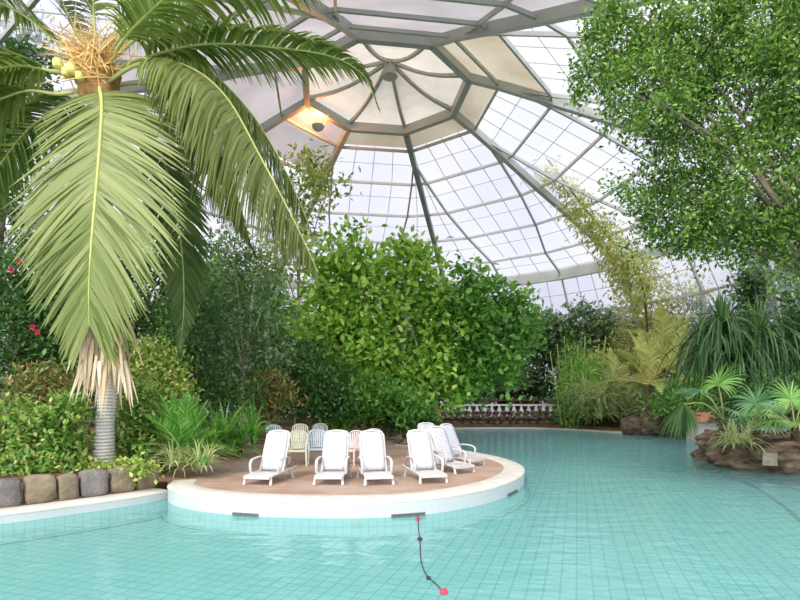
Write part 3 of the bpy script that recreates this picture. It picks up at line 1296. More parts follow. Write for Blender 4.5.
# ================================================================== PLANTS
def sph(n):
    d = rng.normal(size=(n, 3))
    return norm(d)


LEAF3 = (0.25, 1.0, 0.08)
LEAF4 = (0.2, 0.95, 0.85, 0.08)


def crown(blobs, ncl, per, L, W, spread, prof=LEAF3, droop=0.15, updir=0.5, jitter=0.7, shell=0.45):
    """leafy crown: blobs = (centre, radii); ncl clusters shared by volume, per leaves each"""
    vol = np.array([(b[1][0] * b[1][1] * b[1][2]) ** 0.75 for b in blobs])
    vol = vol / vol.sum()
    parts = []
    for (c, r), f in zip(blobs, vol):
        n = max(3, int(ncl * f))
        d = sph(n)
        rad = (shell + (1 - shell) * rng.random(n) ** 0.6)
        lob = np.array([noise.noise(Vector(x) * 2.0 + Vector(c)) for x in d])
        rad = rad * (1 + 0.55 * lob)
        cc = np.array(c) + d * np.array(r) * rad[:, None]
        ax = norm(d * np.array([1, 1, 0.8]) + np.array([0, 0, updir]) + rng.normal(size=(n, 3)) * 0.35)
        P = np.repeat(cc, per, 0) + rng.normal(size=(n * per, 3)) * spread
        A = np.repeat(ax, per, 0)
        D = norm(A * 0.7 + rng.normal(size=A.shape) * jitter)
        N = norm(np.array([0, 0, 0.9]) + A * 0.6 + rng.normal(size=A.shape) * 0.5)
        ll = L * rng.uniform(0.6, 1.25, n * per)
        parts.append(ribbons(P, D, N, ll, ll * (W / L), prof, droop))
    return join(parts)


def pblobs(lst, Y, depth=0.9):
    out = []
    for b in lst:
        px, py, rx, ry = b[:4]
        dy = b[4] if len(b) > 4 else 0.0
        yy = Y + dy
        c = at(px, py, yy)
        r = (rx * yy / F, max(rx, ry) * yy / F * depth, ry * yy / F)
        out.append((tuple(c), r))
    return out


def tree(name, label, cat, base, Y, lst, leaf, mat, bark, trunk_r, ncl, per, group=None, spread=0.25, prof=LEAF3, droop=0.15, updir=0.5, top=None, shell=0.45, branches=True, depth=0.9, jitter=0.7):
    bl = pblobs(lst, Y, depth)
    b = Vector(base)
    t = empty(name, b, label, cat, group)
    v, f = crown(bl, ncl, per, leaf[0], leaf[1], spread, prof, droop, updir, jitter, shell)
    local(npbuild('foliage', v, f, mat), t)
    cen = sum((Vector(x[0]) for x in bl), Vector()) / len(bl)
    fork = Vector((b.x * .65 + cen.x * .35, b.y * .65 + cen.y * .35, b.z + (cen.z - b.z) * 0.55)) if top is None else Vector(top)
    if trunk_r > 0:
        mid = b.lerp(fork, .5) + Vector((random.uniform(-.1, .1), random.uniform(-.1, .1), 0))
        mb = MB()
        mb.tube(smooth_curve([b - Vector((0, 0, .1)), mid, fork], 4), [trunk_r * (1.15 - 0.05 * q) for q in range(9)], 10)
        tr = local(mb.build('trunk', bark), t)
        if branches:
            for (c, r) in bl:
                c = Vector(c)
                m_ = fork.lerp(c, .5) + Vector((0, 0, 0.12 * (c - fork).length))
                mb = MB()
                pts = smooth_curve([fork, m_, c], 4)
                mb.tube(pts, [trunk_r * (0.6 - 0.055 * q) for q in range(9)], 7)
                br_ = mb.build('branch', bark)
                br_.parent = tr
                br_.matrix_parent_inverse = Matrix.Translation(-Vector(t.location))
                br_.matrix_parent_inverse = Matrix()
                if False:
                    pass
    return t


def gp(px, Y, z=0.24):
    return Vector(((px - CX) * Y / F, Y, z))


def spray(origin, n, L, W, el, droop, prof=(0.5, 1.0, 0.85, 0.5, 0.06), az=None, lj=0.2, ej=0.25):
    """rosette of strap leaves from origin; el = (min,max) elevation in degrees"""
    a = rng.uniform(0, 2 * PI, n) if az is None else np.radians(rng.uniform(az[0], az[1], n))
    e = np.radians(rng.uniform(el[0], el[1], n))
    D = np.stack([np.cos(a) * np.cos(e), np.sin(a) * np.cos(e), np.sin(e)], 1)
    S = np.stack([-np.sin(a), np.cos(a), np.zeros(n)], 1)
    N = np.cross(S, D) + rng.normal(size=(n, 3)) * 0.15
    P = np.repeat(np.array([list(origin)]), n, 0) + D * 0.05 + rng.normal(size=(n, 3)) * 0.03
    ll = L * rng.uniform(1 - lj, 1 + lj, n)
    return ribbons(P, D, N, ll, W, prof, droop * rng.uniform(0.7, 1.3, n))


def frond(pts, nl, Lmax, W, a0=70, a1=25, droop=0.12, vee=0.1, start=0.12, lprof=None, side=None, K=5):
    """pinnate frond. pts: rachis control points (world). returns leaflet mesh and rachis curve"""
    c = smooth_curve(pts, 10)
    n = len(c)
    C = np.array([list(p) for p in c])
    T = norm(np.gradient(C, axis=0))
    head = C[-1] - C[0]
    head[2] = 0
    if np.linalg.norm(head) < 1e-3:
        head = np.array([0, -1.0, 0])
    head = head / np.linalg.norm(head)
    S0 = np.array([-head[1], head[0], 0]) if side is None else np.array(side, float)
    s = np.linalg.norm(np.diff(C, axis=0), axis=1)
    arc_ = np.concatenate([[0], np.cumsum(s)])
    arc_ /= arc_[-1]
    outs = []
    for sg in (-1, 1):
        u = np.linspace(start, 0.995, nl) + rng.normal(size=nl) * 0.003
        u = np.clip(u, 0, 1)
        P = np.stack([np.interp(u, arc_, C[:, k]) for k in range(3)], 1)
        Tt = norm(np.stack([np.interp(u, arc_, T[:, k]) for k in range(3)], 1))
        S = S0[None] - Tt * (Tt @ S0)[:, None]
        S = norm(S) * sg
        Nn = norm(np.cross(Tt, S) * sg)
        al = np.radians(a0 + (a1 - a0) * u + rng.normal(size=nl) * 3.5)
        D = Tt * np.cos(al)[:, None] + S * np.sin(al)[:, None] + Nn * vee + rng.normal(size=(nl, 3)) * 0.03
        lp_ = (np.sin(np.clip((u - start) / (1 - start), 0, 1) ** 0.75 * PI * 0.86 + 0.42) if lprof is None else lprof(u))
        ll = Lmax * np.clip(lp_, 0.12, 1) * rng.uniform(0.9, 1.08, nl)
        outs.append(ribbons(P, D, Nn + rng.normal(size=(nl, 3)) * 0.12, ll, W, (0.55, 1.0, 0.9, 0.6, 0.08)[:K] if K == 5 else (0.5, 1.0, 0.08), droop * rng.uniform(0.7, 1.3, nl)))
    v, f = join(outs)
    return v, f, c


def add_frond(t, pts, nl, Lmax, W, mat, rmat, rr=0.035, name='frond', **kw):
    v, f, c = frond(pts, nl, Lmax, W, **kw)
    fo = local(npbuild(name, v, f, mat), t)
    mb = MB()
    mb.tube(c, [rr * (1 - 0.85 * i / (len(c) - 1)) for i in range(len(c))], 7)
    ra = mb.build('rachis', rmat)
    ra.parent = fo
    return fo


# ---- the coconut palm -------------------------------------------------
PY = 12.0
pb = at(103, 466, PY)
cr = at(97, 78, PY + 0.1)
palm = empty('coconut_palm', pb, 'tall coconut palm on the left bank with long drooping fronds', 'palm tree')
mb = MB()
tc_ = smooth_curve([pb - Vector((0, 0, .3)), at(104, 440, PY), at(106, 410, PY), at(109, 380, PY), at(108, 300, PY + .1), at(102, 180, PY + .15), cr], 6)
rad = []
for i in range(len(tc_)):
    t_ = i / (len(tc_) - 1)
    rad.append(0.27 - 0.07 * min(1, t_ * 4) + (0.10 if t_ > 0.95 else 0))
mb.tube(tc_, rad, 14)
local(mb.build('trunk', M['trunk_palm']), palm)


def PF(lst):
    return [at(*p) for p in lst]


FR = [
    # front hanging sheet
    dict(p=[(100, 88, 11.6), (102, 110, 10.9), (98, 170, 10.45), (92, 235, 10.3), (89, 285, 10.35), (89, 325, 10.45)], nl=150, L=2.3, W=0.085, m='l_front', a0=70, a1=28, droop=0.10, vee=-0.05, start=0.03, rr=0.045,
         lprof=lambda u: np.clip(0.55 + 1.1 * u, 0, 1) * np.clip(1.5 - 1.05 * u, 0.3, 1), side=(1, 0, 0)),
    # arching right, curtain of leaflets
    dict(p=[(104, 84, 11.9), (140, 64, 11.7), (185, 66, 11.5), (225, 96, 11.3), (262, 160, 11.2), (296, 225, 11.2), (318, 272, 11.25)], nl=270, L=2.7, W=0.06, m='l_front', a0=75, a1=30, droop=0.45, vee=-0.35, start=0.16, rr=0.05),
    # second and third curtains behind it
    dict(p=[(106, 78, 12.2), (138, 66, 12.1), (170, 78, 12.0), (205, 120, 11.9), (232, 180, 11.8), (250, 240, 11.8)], nl=220, L=2.1, W=0.06, m='l_front', a0=75, a1=28, droop=0.42, vee=-0.3, start=0.2, rr=0.04),
    dict(p=[(106, 76, 12.3), (150, 58, 12.5), (205, 70, 12.6), (250, 112, 12.6), (285, 170, 12.6), (312, 232, 12.6)], nl=210, L=2.0, W=0.06, m='l_palm', a0=75, a1=28, droop=0.42, vee=-0.25, start=0.2, rr=0.04),
    # upper right with hooked tip
    dict(p=[(106, 74, 12.1), (150, 56, 12.2), (205, 44, 12.3), (270, 47, 12.3), (330, 56, 12.3), (364, 76, 12.25), (378, 108, 12.2)], nl=140, L=1.45, W=0.075, m='l_palm', a0=72, a1=30, droop=0.34, vee=0.25, start=0.14, rr=0.04),
    # top right above the frame
    dict(p=[(104, 66, 12.2), (150, 28, 12.4), (205, -6, 12.5), (270, -28, 12.5), (335, -34, 12.4), (362, -18, 12.4)], nl=120, L=1.8, W=0.075, m='l_palm', a0=75, a1=40, droop=0.36, vee=0.2, start=0.14, rr=0.045),
    dict(p=[(103, 62, 12.4), (140, 10, 12.9), (190, -40, 13.3), (260, -66, 13.6)], nl=110, L=1.6, W=0.08, m='l_palm', a0=70, a1=35, droop=0.3, vee=0.25, start=0.15, rr=0.04),
    # left pair
    dict(p=[(92, 82, 12.0), (55, 72, 11.7), (10, 66, 11.5), (-45, 90, 11.3), (-90, 140, 11.2)], nl=100, L=1.6, W=0.075, m='l_palm', a0=70, a1=30, droop=0.36, vee=0.1, start=0.22, rr=0.05),
    dict(p=[(92, 88, 12.0), (60, 94, 11.8), (20, 92, 11.7), (-30, 120, 11.6), (-75, 190, 11.5)], nl=100, L=1.6, W=0.075, m='l_palm', a0=70, a1=30, droop=0.38, vee=0.1, start=0.3, rr=0.05),
    dict(p=[(95, 90, 12.5), (62, 104, 13.1), (20, 138, 13.4), (-20, 200, 13.5), (-40, 270, 13.5)], nl=110, L=1.5, W=0.08, m='l_palm_dk', a0=70, a1=25, droop=0.22, vee=0.1, start=0.14, rr=0.04),
    # up left
    dict(p=[(90, 70, 12.1), (55, 40, 12.1), (15, 10, 12.1), (-40, -8, 12.0), (-90, 10, 12)], nl=100, L=1.4, W=0.075, m='l_palm', a0=70, a1=30, droop=0.25, vee=0.3, start=0.2, rr=0.045),
    dict(p=[(92, 62, 12.3), (70, 20, 12.6), (45, -30, 12.9), (0, -70, 13.0)], nl=70, L=1.4, W=0.055, m='l_palm_dk', a0=65, a1=30, droop=0.25, vee=0.3, start=0.2, rr=0.045),
    dict(p=[(97, 60, 12.2), (94, 20, 12.4), (88, -40, 12.6), (70, -90, 12.7)], nl=60, L=1.1, W=0.05, m='l_palm', a0=60, a1=25, droop=0.18, vee=0.3, start=0.3, rr=0.05),
    # behind, hanging down the right of the trunk
    dict(p=[(106, 92, 12.5), (138, 104, 13.0), (164, 160, 13.3), (180, 235, 13.4), (184, 300, 13.4), (180, 352, 13.4)], nl=130, L=1.25, W=0.08, m='l_palm_dk', a0=60, a1=22, droop=0.12, vee=0.0, start=0.16, rr=0.035, side=(1, 0.2, 0)),
    dict(p=[(108, 88, 12.3), (146, 84, 12.5), (186, 104, 12.7), (214, 150, 12.8), (240, 220, 12.8), (262, 268, 12.8)], nl=120, L=1.4, W=0.08, m='l_palm_dk', a0=66, a1=24, droop=0.28, vee=0.0, start=0.2, rr=0.035),
    # toward the camera, high
    dict(p=[(106, 66, 11.9), (128, 34, 11.2), (160, 2, 10.4), (200, -40, 9.6)], nl=60, L=1.3, W=0.055, m='l_palm', a0=66, a1=35, droop=0.3, vee=0.2, start=0.25, rr=0.045),
]
for d in FR:
    add_frond(palm, PF(d['p']), d['nl'], d['L'], d['W'], M[d['m']], M['rachis'], d['rr'], a0=d['a0'], a1=d['a1'], droop=d['droop'], vee=d['vee'], start=d['start'], lprof=d.get('lprof'), side=d.get('side'))
# hanging dead strips below the front frond
n = 90
xs_ = rng.uniform(82, 126, n)
ys_ = rng.uniform(312, 365, n)
P = np.array([list(at(x, y, 10.9 + rng.uniform(-.3, .5))) for x, y in zip(xs_, ys_)])
D = np.stack([(xs_ - 104) * 0.012 + rng.normal(size=n) * 0.12, rng.normal(size=n) * 0.1 - 0.05, -np.ones(n)], 1)
v, f = ribbons(P, D, np.array([0, -1.0, 0.0]) + rng.normal(size=(n, 3)) * 0.4, rng.uniform(0.5, 1.25, n), 0.075, (0.7, 1.0, 0.9, 0.5, 0.08), 0.1)
df_ = local(npbuild('dead_frond', v, f, M['l_dead']), palm)
df_['label'] = 'dry beige strips hanging from the lowest frond'
# coconuts, flower stalks, leaf fibre
for (px, py, rr) in ((58, 64, .10), (72, 69, .11), (66, 72, .09), (80, 76, .09)):
    mb = MB()
    q = at(px, py, 11.55)
    mb.lump(q, (rr, rr, rr * 1.2), 1, 0.03, 14, 10)
    local(mb.build('coconut', M['coconut']), palm)
n = 260
P = np.array([list(at(94 + rng.normal() * 13, 64 + rng.normal() * 12, 11.8 + rng.normal() * .15)) for _ in range(n)])
D = norm(np.stack([rng.normal(size=n) * 0.9, -np.abs(rng.normal(size=n)) * 0.5, rng.uniform(-0.2, 1.2, n)], 1))
v, f = ribbons(P, D, rng.normal(size=(n, 3)), rng.uniform(0.3, 0.95, n), 0.035, (0.8, 1, 0.6, 0.3), 0.12)
fs_ = local(npbuild('flower_stalks', v, f, M['flowerstalk']), palm)
fs_['label'] = 'orange flower stalks in the crown'
fs_.name = 'flower_cluster'
mb = MB()
mb.lump(at(97, 78, 12.05), (0.42, 0.42, 0.62), 5, 0.3, 18, 12)
local(mb.build('leaf_fibre', M['fibre']), palm)

# ---- right foreground ficus -------------------------------------------
FY = 9.5
ficus_b = Vector((9.2, 9.6, 0.3))
tree('fig_tree', 'big small-leaved tree whose dense green crown fills the upper right', 'tree', ficus_b, FY,
     [(612, 48, 38, 42), (640, 15, 55, 40), (665, 85, 55, 45, .6), (600, 75, 28, 28), (700, 30, 60, 55), (740, 95, 65, 60), (690, 150, 50, 40, .5), (655, 185, 38, 30, .3), (705, 195, 45, 35), (760, 180, 55, 55), (650, 95, 50, 35, -.4),
      (740, 235, 50, 32, .4), (690, 238, 42, 22, .5), (790, 250, 40, 40), (795, 60, 50, 70), (770, 10, 60, 40), (665, 225, 30, 24, .6), (840, 150, 60, 120), (850, 40, 60, 80)],
     (0.085, 0.048), M['l_ficus'], M['bark_grey'], 0.09, 1250, 54, spread=0.13, droop=0.15, updir=0.0, shell=0.5, top=(8.3, 9.8, 3.6), jitter=0.9)

# ---- middle broad-leaved trees ------------------------------------------
tree('broadleaf_tree', 'tall bright broad-leaved tree left of centre behind the deck', 'tree', gp(352, 24), 24,
     [(345, 256, 28, 24), (368, 270, 26, 26), (330, 285, 28, 28), (365, 305, 40, 34), (325, 325, 32, 36), (352, 352, 46, 40), (340, 395, 40, 28), (374, 345, 22, 30)],
     (0.33, 0.21), M['l_main'], M['bark_pale'], 0.14, 430, 18, spread=0.34, prof=LEAF4, droop=0.2)
tree('broadleaf_tree', 'bright broad-leaved tree in the centre with a pale trunk showing', 'tree', gp(400, 25), 25,
     [(402, 262, 20, 18), (424, 268, 22, 20), (412, 295, 34, 26), (432, 330, 34, 30), (425, 378, 46, 34)],
     (0.33, 0.21), M['l_main'], M['bark_pale'], 0.14, 280, 18, spread=0.34, prof=LEAF4, droop=0.2, top=at(406, 318, 24.4))
tree('broadleaf_tree', 'wide broad-leaved tree right of centre, its crown sloping down to the right', 'tree', gp(414, 26), 25.5,
     [(470, 275, 12, 14), (462, 298, 30, 22), (492, 302, 26, 22), (515, 312, 22, 20), (452, 335, 34, 34), (490, 342, 38, 36), (526, 330, 12, 20), (458, 374, 36, 24), (500, 368, 24, 20)],
     (0.32, 0.20), M['l_mid'], M['bark_pale'], 0.14, 380, 18, spread=0.34, prof=LEAF4, droop=0.2)

# ---- left middle ----------------------------------------------------------
tree('slender_tree', 'tall slender grey-green tree with thin pale stems left of the broad-leaved trees', 'tree', gp(248, 20), 20,
     [(232, 252, 30, 24), (258, 262, 26, 24), (215, 290, 26, 30), (262, 310, 26, 32), (230, 325, 30, 34), (205, 345, 22, 30), (272, 350, 26, 30), (240, 372, 40, 22)],
     (0.20, 0.085), M['l_grey'], M['bark_pale'], 0.09, 900, 8, spread=0.22, droop=0.3, updir=0.0)
tree('tall_tree', 'tall yellow-green tree top showing between the palm fronds', 'tree', gp(296, 27), 27,
     [(306, 172, 22, 15), (328, 190, 20, 9), (296, 192, 16, 14), (278, 262, 20, 18), (300, 232, 18, 18)],
     (0.34, 0.17), M['l_yel'], M['bark_grey'], 0.07, 150, 9, spread=0.36)
tree('dark_shrub', 'large dark green shrub behind the left armchairs', 'shrub', gp(300, 21.5), 21.5,
     [(292, 365, 32, 32), (322, 378, 30, 30), (302, 402, 34, 20), (275, 385, 24, 24), (335, 405, 26, 18)],
     (0.22, 0.11), M['l_dark'], M['bark_brown'], 0.08, 620, 8, spread=0.2)
tree('croton_shrub', 'reddish leaved shrub among green ones left of the chairs', 'shrub', gp(272, 19), 19,
     [(268, 385, 14, 16), (284, 398, 14, 14), (262, 405, 14, 12)],
     (0.26, 0.09), M['l_croton'], M['bark_brown'], 0.05, 130, 7, spread=0.15)
tree('green_shrub', 'bright green shrub behind the middle loungers', 'shrub', gp(372, 22), 22,
     [(362, 398, 26, 20), (392, 402, 26, 18), (345, 412, 18, 12), (412, 412, 20, 12)],
     (0.26, 0.13), M['l_mid'], M['bark_brown'], 0.07, 380, 8, spread=0.2)
tree('dark_shrub', 'low dark shrub overhanging the water behind the deck', 'shrub', gp(402, 23.0), 22.6,
     [(400, 420, 22, 11), (425, 422, 14, 10), (382, 424, 14, 9)],
     (0.22, 0.09), M['l_dark'], M['bark_brown'], 0.05, 220, 8, spread=0.16)

# ---- left bank hedge ------------------------------------------------------
tree('hedge_bush', 'leafy yellow-green bush at the far left above the stone edging', 'bush', at(22, 470, 11.4), 11.4,
     [(10, 425, 28, 26), (35, 440, 26, 24), (5, 455, 22, 18), (25, 466, 26, 10, -.7), (60, 468, 18, 8, -.5)],
     (0.13, 0.075), M['l_hedge'], M['bark_brown'], 0.05, 560, 8, spread=0.11)
tree('hedge_bush', 'leafy bush just left of the coconut palm trunk', 'bush', at(68, 468, 11.6), 11.6,
     [(58, 430, 22, 26), (66, 448, 18, 18), (55, 458, 22, 14), (72, 408, 14, 16)],
     (0.13, 0.075), M['l_hedge'], M['bark_brown'], 0.05, 480, 8, spread=0.11)
tree('hedge_bush', 'leafy bush to the right of the coconut palm trunk', 'bush', at(132, 460, 12.8), 12.8,
     [(130, 425, 18, 26), (142, 400, 20, 24), (128, 448, 20, 12), (150, 430, 14, 18)],
     (0.13, 0.075), M['l_hedge'], M['bark_brown'], 0.05, 420, 8, spread=0.11)
tree('trailing_plant', 'low trailing plant spilling over the stones below the palm trunk', 'plant', at(105, 474, 11.0), 11.0,
     [(92, 472, 14, 7), (118, 470, 14, 7), (145, 466, 14, 6), (103, 484, 7, 7)],
     (0.10, 0.07), M['l_yel'], M['bark_brown'], 0.0, 130, 8, spread=0.09)
tree('brown_shrub', 'brownish twiggy shrub left of the palm behind the hedge', 'shrub', at(45, 440, 13.6), 13.6,
     [(42, 388, 28, 24), (70, 395, 22, 22), (25, 405, 20, 18)],
     (0.14, 0.07), M['l_croton'], M['bark_brown'], 0.05, 330, 8, spread=0.14)
hib = tree('hibiscus_bush', 'dark hibiscus bush with red flowers at the left edge', 'bush', at(15, 440, 15), 15,
     [(20, 330, 40, 36), (5, 285, 28, 34), (48, 300, 30, 30), (12, 380, 34, 30), (60, 345, 30, 34), (50, 262, 26, 22)],
     (0.17, 0.10), M['l_dark'], M['bark_brown'], 0.08, 900, 8, spread=0.16)
for (px, py) in ((38, 332), (33, 327), (20, 262), (12, 270), (72, 264)):
    mb = MB()
    q = at(px, py, 13.4)
    for a in range(5):
        an = a * 2 * PI / 5 + px
        u_ = Vector((math.cos(an), -0.45, math.sin(an)))
        w_ = Vector((-math.sin(an), 0, math.cos(an)))
        mb.add([q, q + u_ * .05 + w_ * .036, q + u_ * .095, q + u_ * .05 - w_ * .036], [(0, 1, 2, 3)], 0)
    mb.tube([q, q + Vector((0, -.11, -.03))], 0.008, 5)
    fl_ = mb.build('flower', M['red_petal'])
    local(fl_, hib)
tree('dark_tree', 'dark leafy tree behind the coconut palm at the upper left', 'tree', gp(-10, 17, .6), 17,
     [(8, 35, 34, 40), (-5, 110, 30, 40), (2, 185, 24, 36), (30, 75, 22, 24), (-10, 250, 30, 40)],
     (0.26, 0.11), M['l_dark'], M['bark_grey'], 0.18, 520, 8, spread=0.25)
tree('variegated_bush', 'yellow-tinged bush right of the palm beneath the hanging dark frond', 'bush', gp(160, 15, .6), 15,
     [(160, 372, 24, 26), (140, 362, 18, 22), (178, 392, 16, 16), (155, 402, 20, 18)],
     (0.14, 0.085), M['l_yel'], M['bark_brown'], 0.05, 380, 8, spread=0.13)
tree('grey_shrub', 'dense grey-green shrub between the palm and the slender tree', 'shrub', gp(196, 18), 18,
     [(192, 375, 24, 30), (215, 392, 24, 22), (182, 330, 20, 34), (205, 300, 20, 30), (240, 400, 24, 16)],
     (0.18, 0.09), M['l_dark'], M['bark_brown'], 0.07, 560, 8, spread=0.18)
tree('leafy_tree', 'mid green tree behind the palm trunk on the left', 'tree', gp(120, 19, .6), 19,
     [(120, 330, 34, 40), (150, 300, 28, 36), (90, 290, 30, 40), (170, 265, 22, 26), (130, 260, 30, 30), (100, 380, 34, 36)],
     (0.22, 0.11), M['l_dark'], M['bark_grey'], 0.14, 650, 8, spread=0.22)


# ---- cycad + strap plants --------------------------------------------------
def rosette_fronds(name, label, cat, base, n, L, leaflet, W, mat, el=(10, 70), sag=0.55, nl=34, parent=None, stem=0.0, group=None, rm='rachis', droop=0.05, a0=60, a1=30, K=3, az=None):
    t = empty(name, base, label, cat, group)
    b = Vector(base) + Vector((0, 0, stem))
    if stem > 0:
        mb = MB()
        mb.tube([Vector(base) - Vector((0, 0, .1)), Vector(base) + Vector((0, 0, stem * .5)), b], [0.16, 0.14, 0.12], 10)
        local(mb.build('stem', M['bark_brown']), t)
    for i in range(n):
        a = 2 * PI * i / n + random.uniform(-.25, .25) if az is None else math.radians(random.uniform(*az))
        e = math.radians(random.uniform(*el))
        l_ = L * random.uniform(.8, 1.15)
        d = Vector((math.cos(a) * math.cos(e), math.sin(a) * math.cos(e), math.sin(e)))
        pts = [b]
        cur = b.copy()
        for k in range(4):
            cur = cur + d * (l_ / 4)
            pts.append(cur.copy())
            d = (d + Vector((0, 0, -sag / 3))).normalized()
        add_frond(t, pts, nl, leaflet, W, mat, M[rm], rr=0.018 * (L / 1.2) ** .5, droop=droop, a0=a0, a1=a1, vee=0.15, start=0.1, K=K)
    return t


rosette_fronds('cycad', 'spiky green cycad on the corner of the deck at the left bank', 'cycad', at(183, 452, 12.4), 30, 1.35, 0.42, 0.035, M['l_strap'], el=(-5, 80), sag=0.55, nl=30)
t = empty('lily_clump', at(186, 470, 11.9), 'clump of drooping yellowish strap leaves at the deck corner below the cycad', 'plant')
v, f = join([spray(at(172 + 9 * i, 466 + (i % 2) * 3, 11.8 + .2 * (i % 3)), 46, 0.62, 0.035, (20, 85), 0.42) for i in range(5)])
local(npbuild('leaves', v, f, M['l_grass']), t)
for i, (px, Y, nn, LL, lab, mt_) in enumerate(((214, 15.2, 44, 1.25, 'fountain of long bright strap leaves right of the cycad', 'l_strap'),
                                         (240, 15.8, 44, 1.2, 'clump of long strap leaves behind the leftmost lounger', 'l_strap'),
                                         (200, 17.0, 40, 1.3, 'tall dark strap-leaved plant behind the cycad', 'l_screw'))):
    t = empty('strap_plant', gp(px, Y, .3), lab, 'plant', 'strap-leaved plants by the deck')
    v, f = join([spray(gp(px - 12 + 12 * q, Y + .2 * q, .35 + .25 * q), nn, LL, 0.07, (25, 85), 0.36) for q in range(3)])
    local(npbuild('leaves', v, f, M[mt_]), t)
    mb = MB()
    mb.tube([gp(px, Y, .2), gp(px, Y + .2, .75)], [.08, .06], 8)
    local(mb.build('stem', M['bark_brown']), t)

# ---- right side -----------------------------------------------------------
# dark trees far behind
BG = [
    (-60, 30, [(-60, 250, 60, 60), (-40, 330, 60, 60), (-80, 180, 40, 50)], 'l_dark', 'background tree beyond the left edge behind the hibiscus'),
    (60, 33, [(60, 330, 50, 40), (90, 380, 50, 30), (30, 380, 40, 30)], 'l_dark', 'background tree behind the hibiscus bush on the left'),
    (170, 34, [(170, 330, 40, 34), (200, 370, 44, 34), (150, 385, 40, 28), (215, 300, 26, 24)], 'l_dark', 'background tree behind the slender tree'),
    (245, 31, [(220, 285, 30, 28), (255, 300, 30, 30), (235, 335, 36, 30), (290, 345, 26, 30), (185, 330, 26, 34)], 'l_mid', 'mid green background tree filling the gap behind the slender tree'),
    (270, 36, [(275, 320, 34, 28), (255, 360, 40, 32), (300, 370, 40, 34), (300, 330, 22, 20)], 'l_mid', 'background tree behind the dark shrub by the armchairs'),
    (420, 39, [(410, 350, 50, 30), (440, 380, 50, 26), (380, 370, 40, 30)], 'l_dark', 'background tree behind the central broad-leaved tree'),
    (520, 43, [(505, 350, 30, 26), (535, 352, 28, 24), (520, 385, 40, 20), (480, 380, 30, 22), (553, 378, 26, 24)], 'l_dark', 'dark background tree above the balustrade'),
    (560, 42, [(555, 338, 24, 20), (575, 348, 26, 20), (545, 322, 14, 12)], 'l_grey', 'pale green background tree right of the broad-leaved crown'),
    (605, 41, [(598, 325, 18, 18), (622, 338, 26, 22), (592, 352, 28, 22), (580, 312, 8, 10)], 'l_grey', 'grey-green background tree against the lower glazing'),
    (640, 40, [(640, 375, 44, 28), (600, 380, 36, 26), (680, 370, 40, 34)], 'l_mid', 'background tree behind the weeping grasses'),
    (730, 36, [(730, 350, 46, 44), (700, 330, 34, 34), (770, 330, 44, 44), (760, 385, 50, 30)], 'l_dark', 'dark background tree behind the screw pine'),
    (830, 33, [(830, 330, 50, 60), (810, 390, 50, 30), (850, 250, 50, 50)], 'l_dark', 'background tree beyond the right edge'),
    (790, 30, [(800, 270, 34, 34), (770, 290, 30, 26)], 'l_dark', 'background tree behind the low branches of the big right tree'),
]
HL = ['far left edge, behind the hibiscus', 'left side, behind the coconut palm hedge', 'left side, behind the cycad', 'back of the armchairs', 'middle, behind the central trees',
      'middle, behind the balustrade', 'right, behind the bamboo', 'right, behind the yellow palms', 'right, behind the screw pine', 'far right edge']
for q, lab in enumerate(HL):
    x = -70 + 98 * q
    tree('background_shrub', 'low dark shrub along the dome wall at the ' + lab, 'shrub', gp(x, 43.5), 43.5, [(x - 26, 402, 30, 16), (x + 26, 404, 30, 15), (x, 388, 30, 14)], (0.36, 0.18), M['l_dark'], M['bark_brown'], 0.08, 330, 8,
         'shrubs along the dome wall', spread=0.34, branches=False)
for px, Y, bl, mk, lab in BG:
    tree('background_tree', lab, 'tree', gp(px, Y), Y, bl, (0.40, 0.2), M[mk], M['bark_grey'], 0.14, 700, 8, 'trees at the back of the dome', spread=0.36, branches=True)

# fan palm crown far at centre
def fan_leaf(origin, direction, R, nseg, mat, t, petiole_from=None, spread=150, droop=0.25, w=0.05):
    d = Vector(direction).normalized()
    up = Vector((0, 0, 1))
    s = d.cross(up)
    s = s.normalized() if s.length > 1e-3 else Vector((1, 0, 0))
    nn = s.cross(d).normalized()
    an = np.radians(np.linspace(-spread, spread, nseg))
    D = np.array([list(d * math.cos(a) + s * math.sin(a)) for a in an]) + rng.normal(size=(nseg, 3)) * 0.03
    P = np.repeat(np.array([list(origin)]), nseg, 0)
    L = R * (0.72 + 0.28 * np.cos(an * 0.6)) * rng.uniform(.92, 1.05, nseg)
    v, f = ribbons(P, D, np.repeat(np.array([list(nn)]), nseg, 0), L, w, (0.25, 0.9, 1.0, 0.6, 0.05), droop)
    lf = local(npbuild('leaf', v, f, mat), t)
    if petiole_from is not None:
        mb = MB()
        a = Vector(petiole_from)
        b = Vector(origin)
        mb.tube(smooth_curve([a, a.lerp(b, .5) + Vector((0, 0, .12 * (b - a).length)), b], 5), 0.018, 6)
        pe = mb.build('petiole', M['rachis'])
        pe.parent = lf
    return lf


def fan_palm(label, base, n, pl, R, mat, el=(5, 80), stem=0.3, az=None, group='fan palms', nseg=30, w=0.05, droop=0.2, stem_r=0.1):
    t = empty('fan_palm', base, label, 'fan palm', group)
    b = Vector(base) + Vector((0, 0, stem))
    mb = MB()
    mb.tube([Vector(base) - Vector((0, 0, .1)), b], [stem_r * 1.2, stem_r], 10)
    local(mb.build('stem', M['bark_brown']), t)
    for i in range(n):
        a = 2 * PI * i / n + random.uniform(-.3, .3) if az is None else math.radians(az[0] + (az[1] - az[0]) * i / max(1, n - 1))
        e = math.radians(random.uniform(*el))
        d = Vector((math.cos(a) * math.cos(e), math.sin(a) * math.cos(e), math.sin(e)))
        o = b + d * pl * random.uniform(.75, 1.15)
        d2 = (d + Vector((0, 0, -0.35))).normalized()
        fan_leaf(o, d2, R * random.uniform(.85, 1.1), nseg, mat, t, b, droop=droop, w=w)
    return t


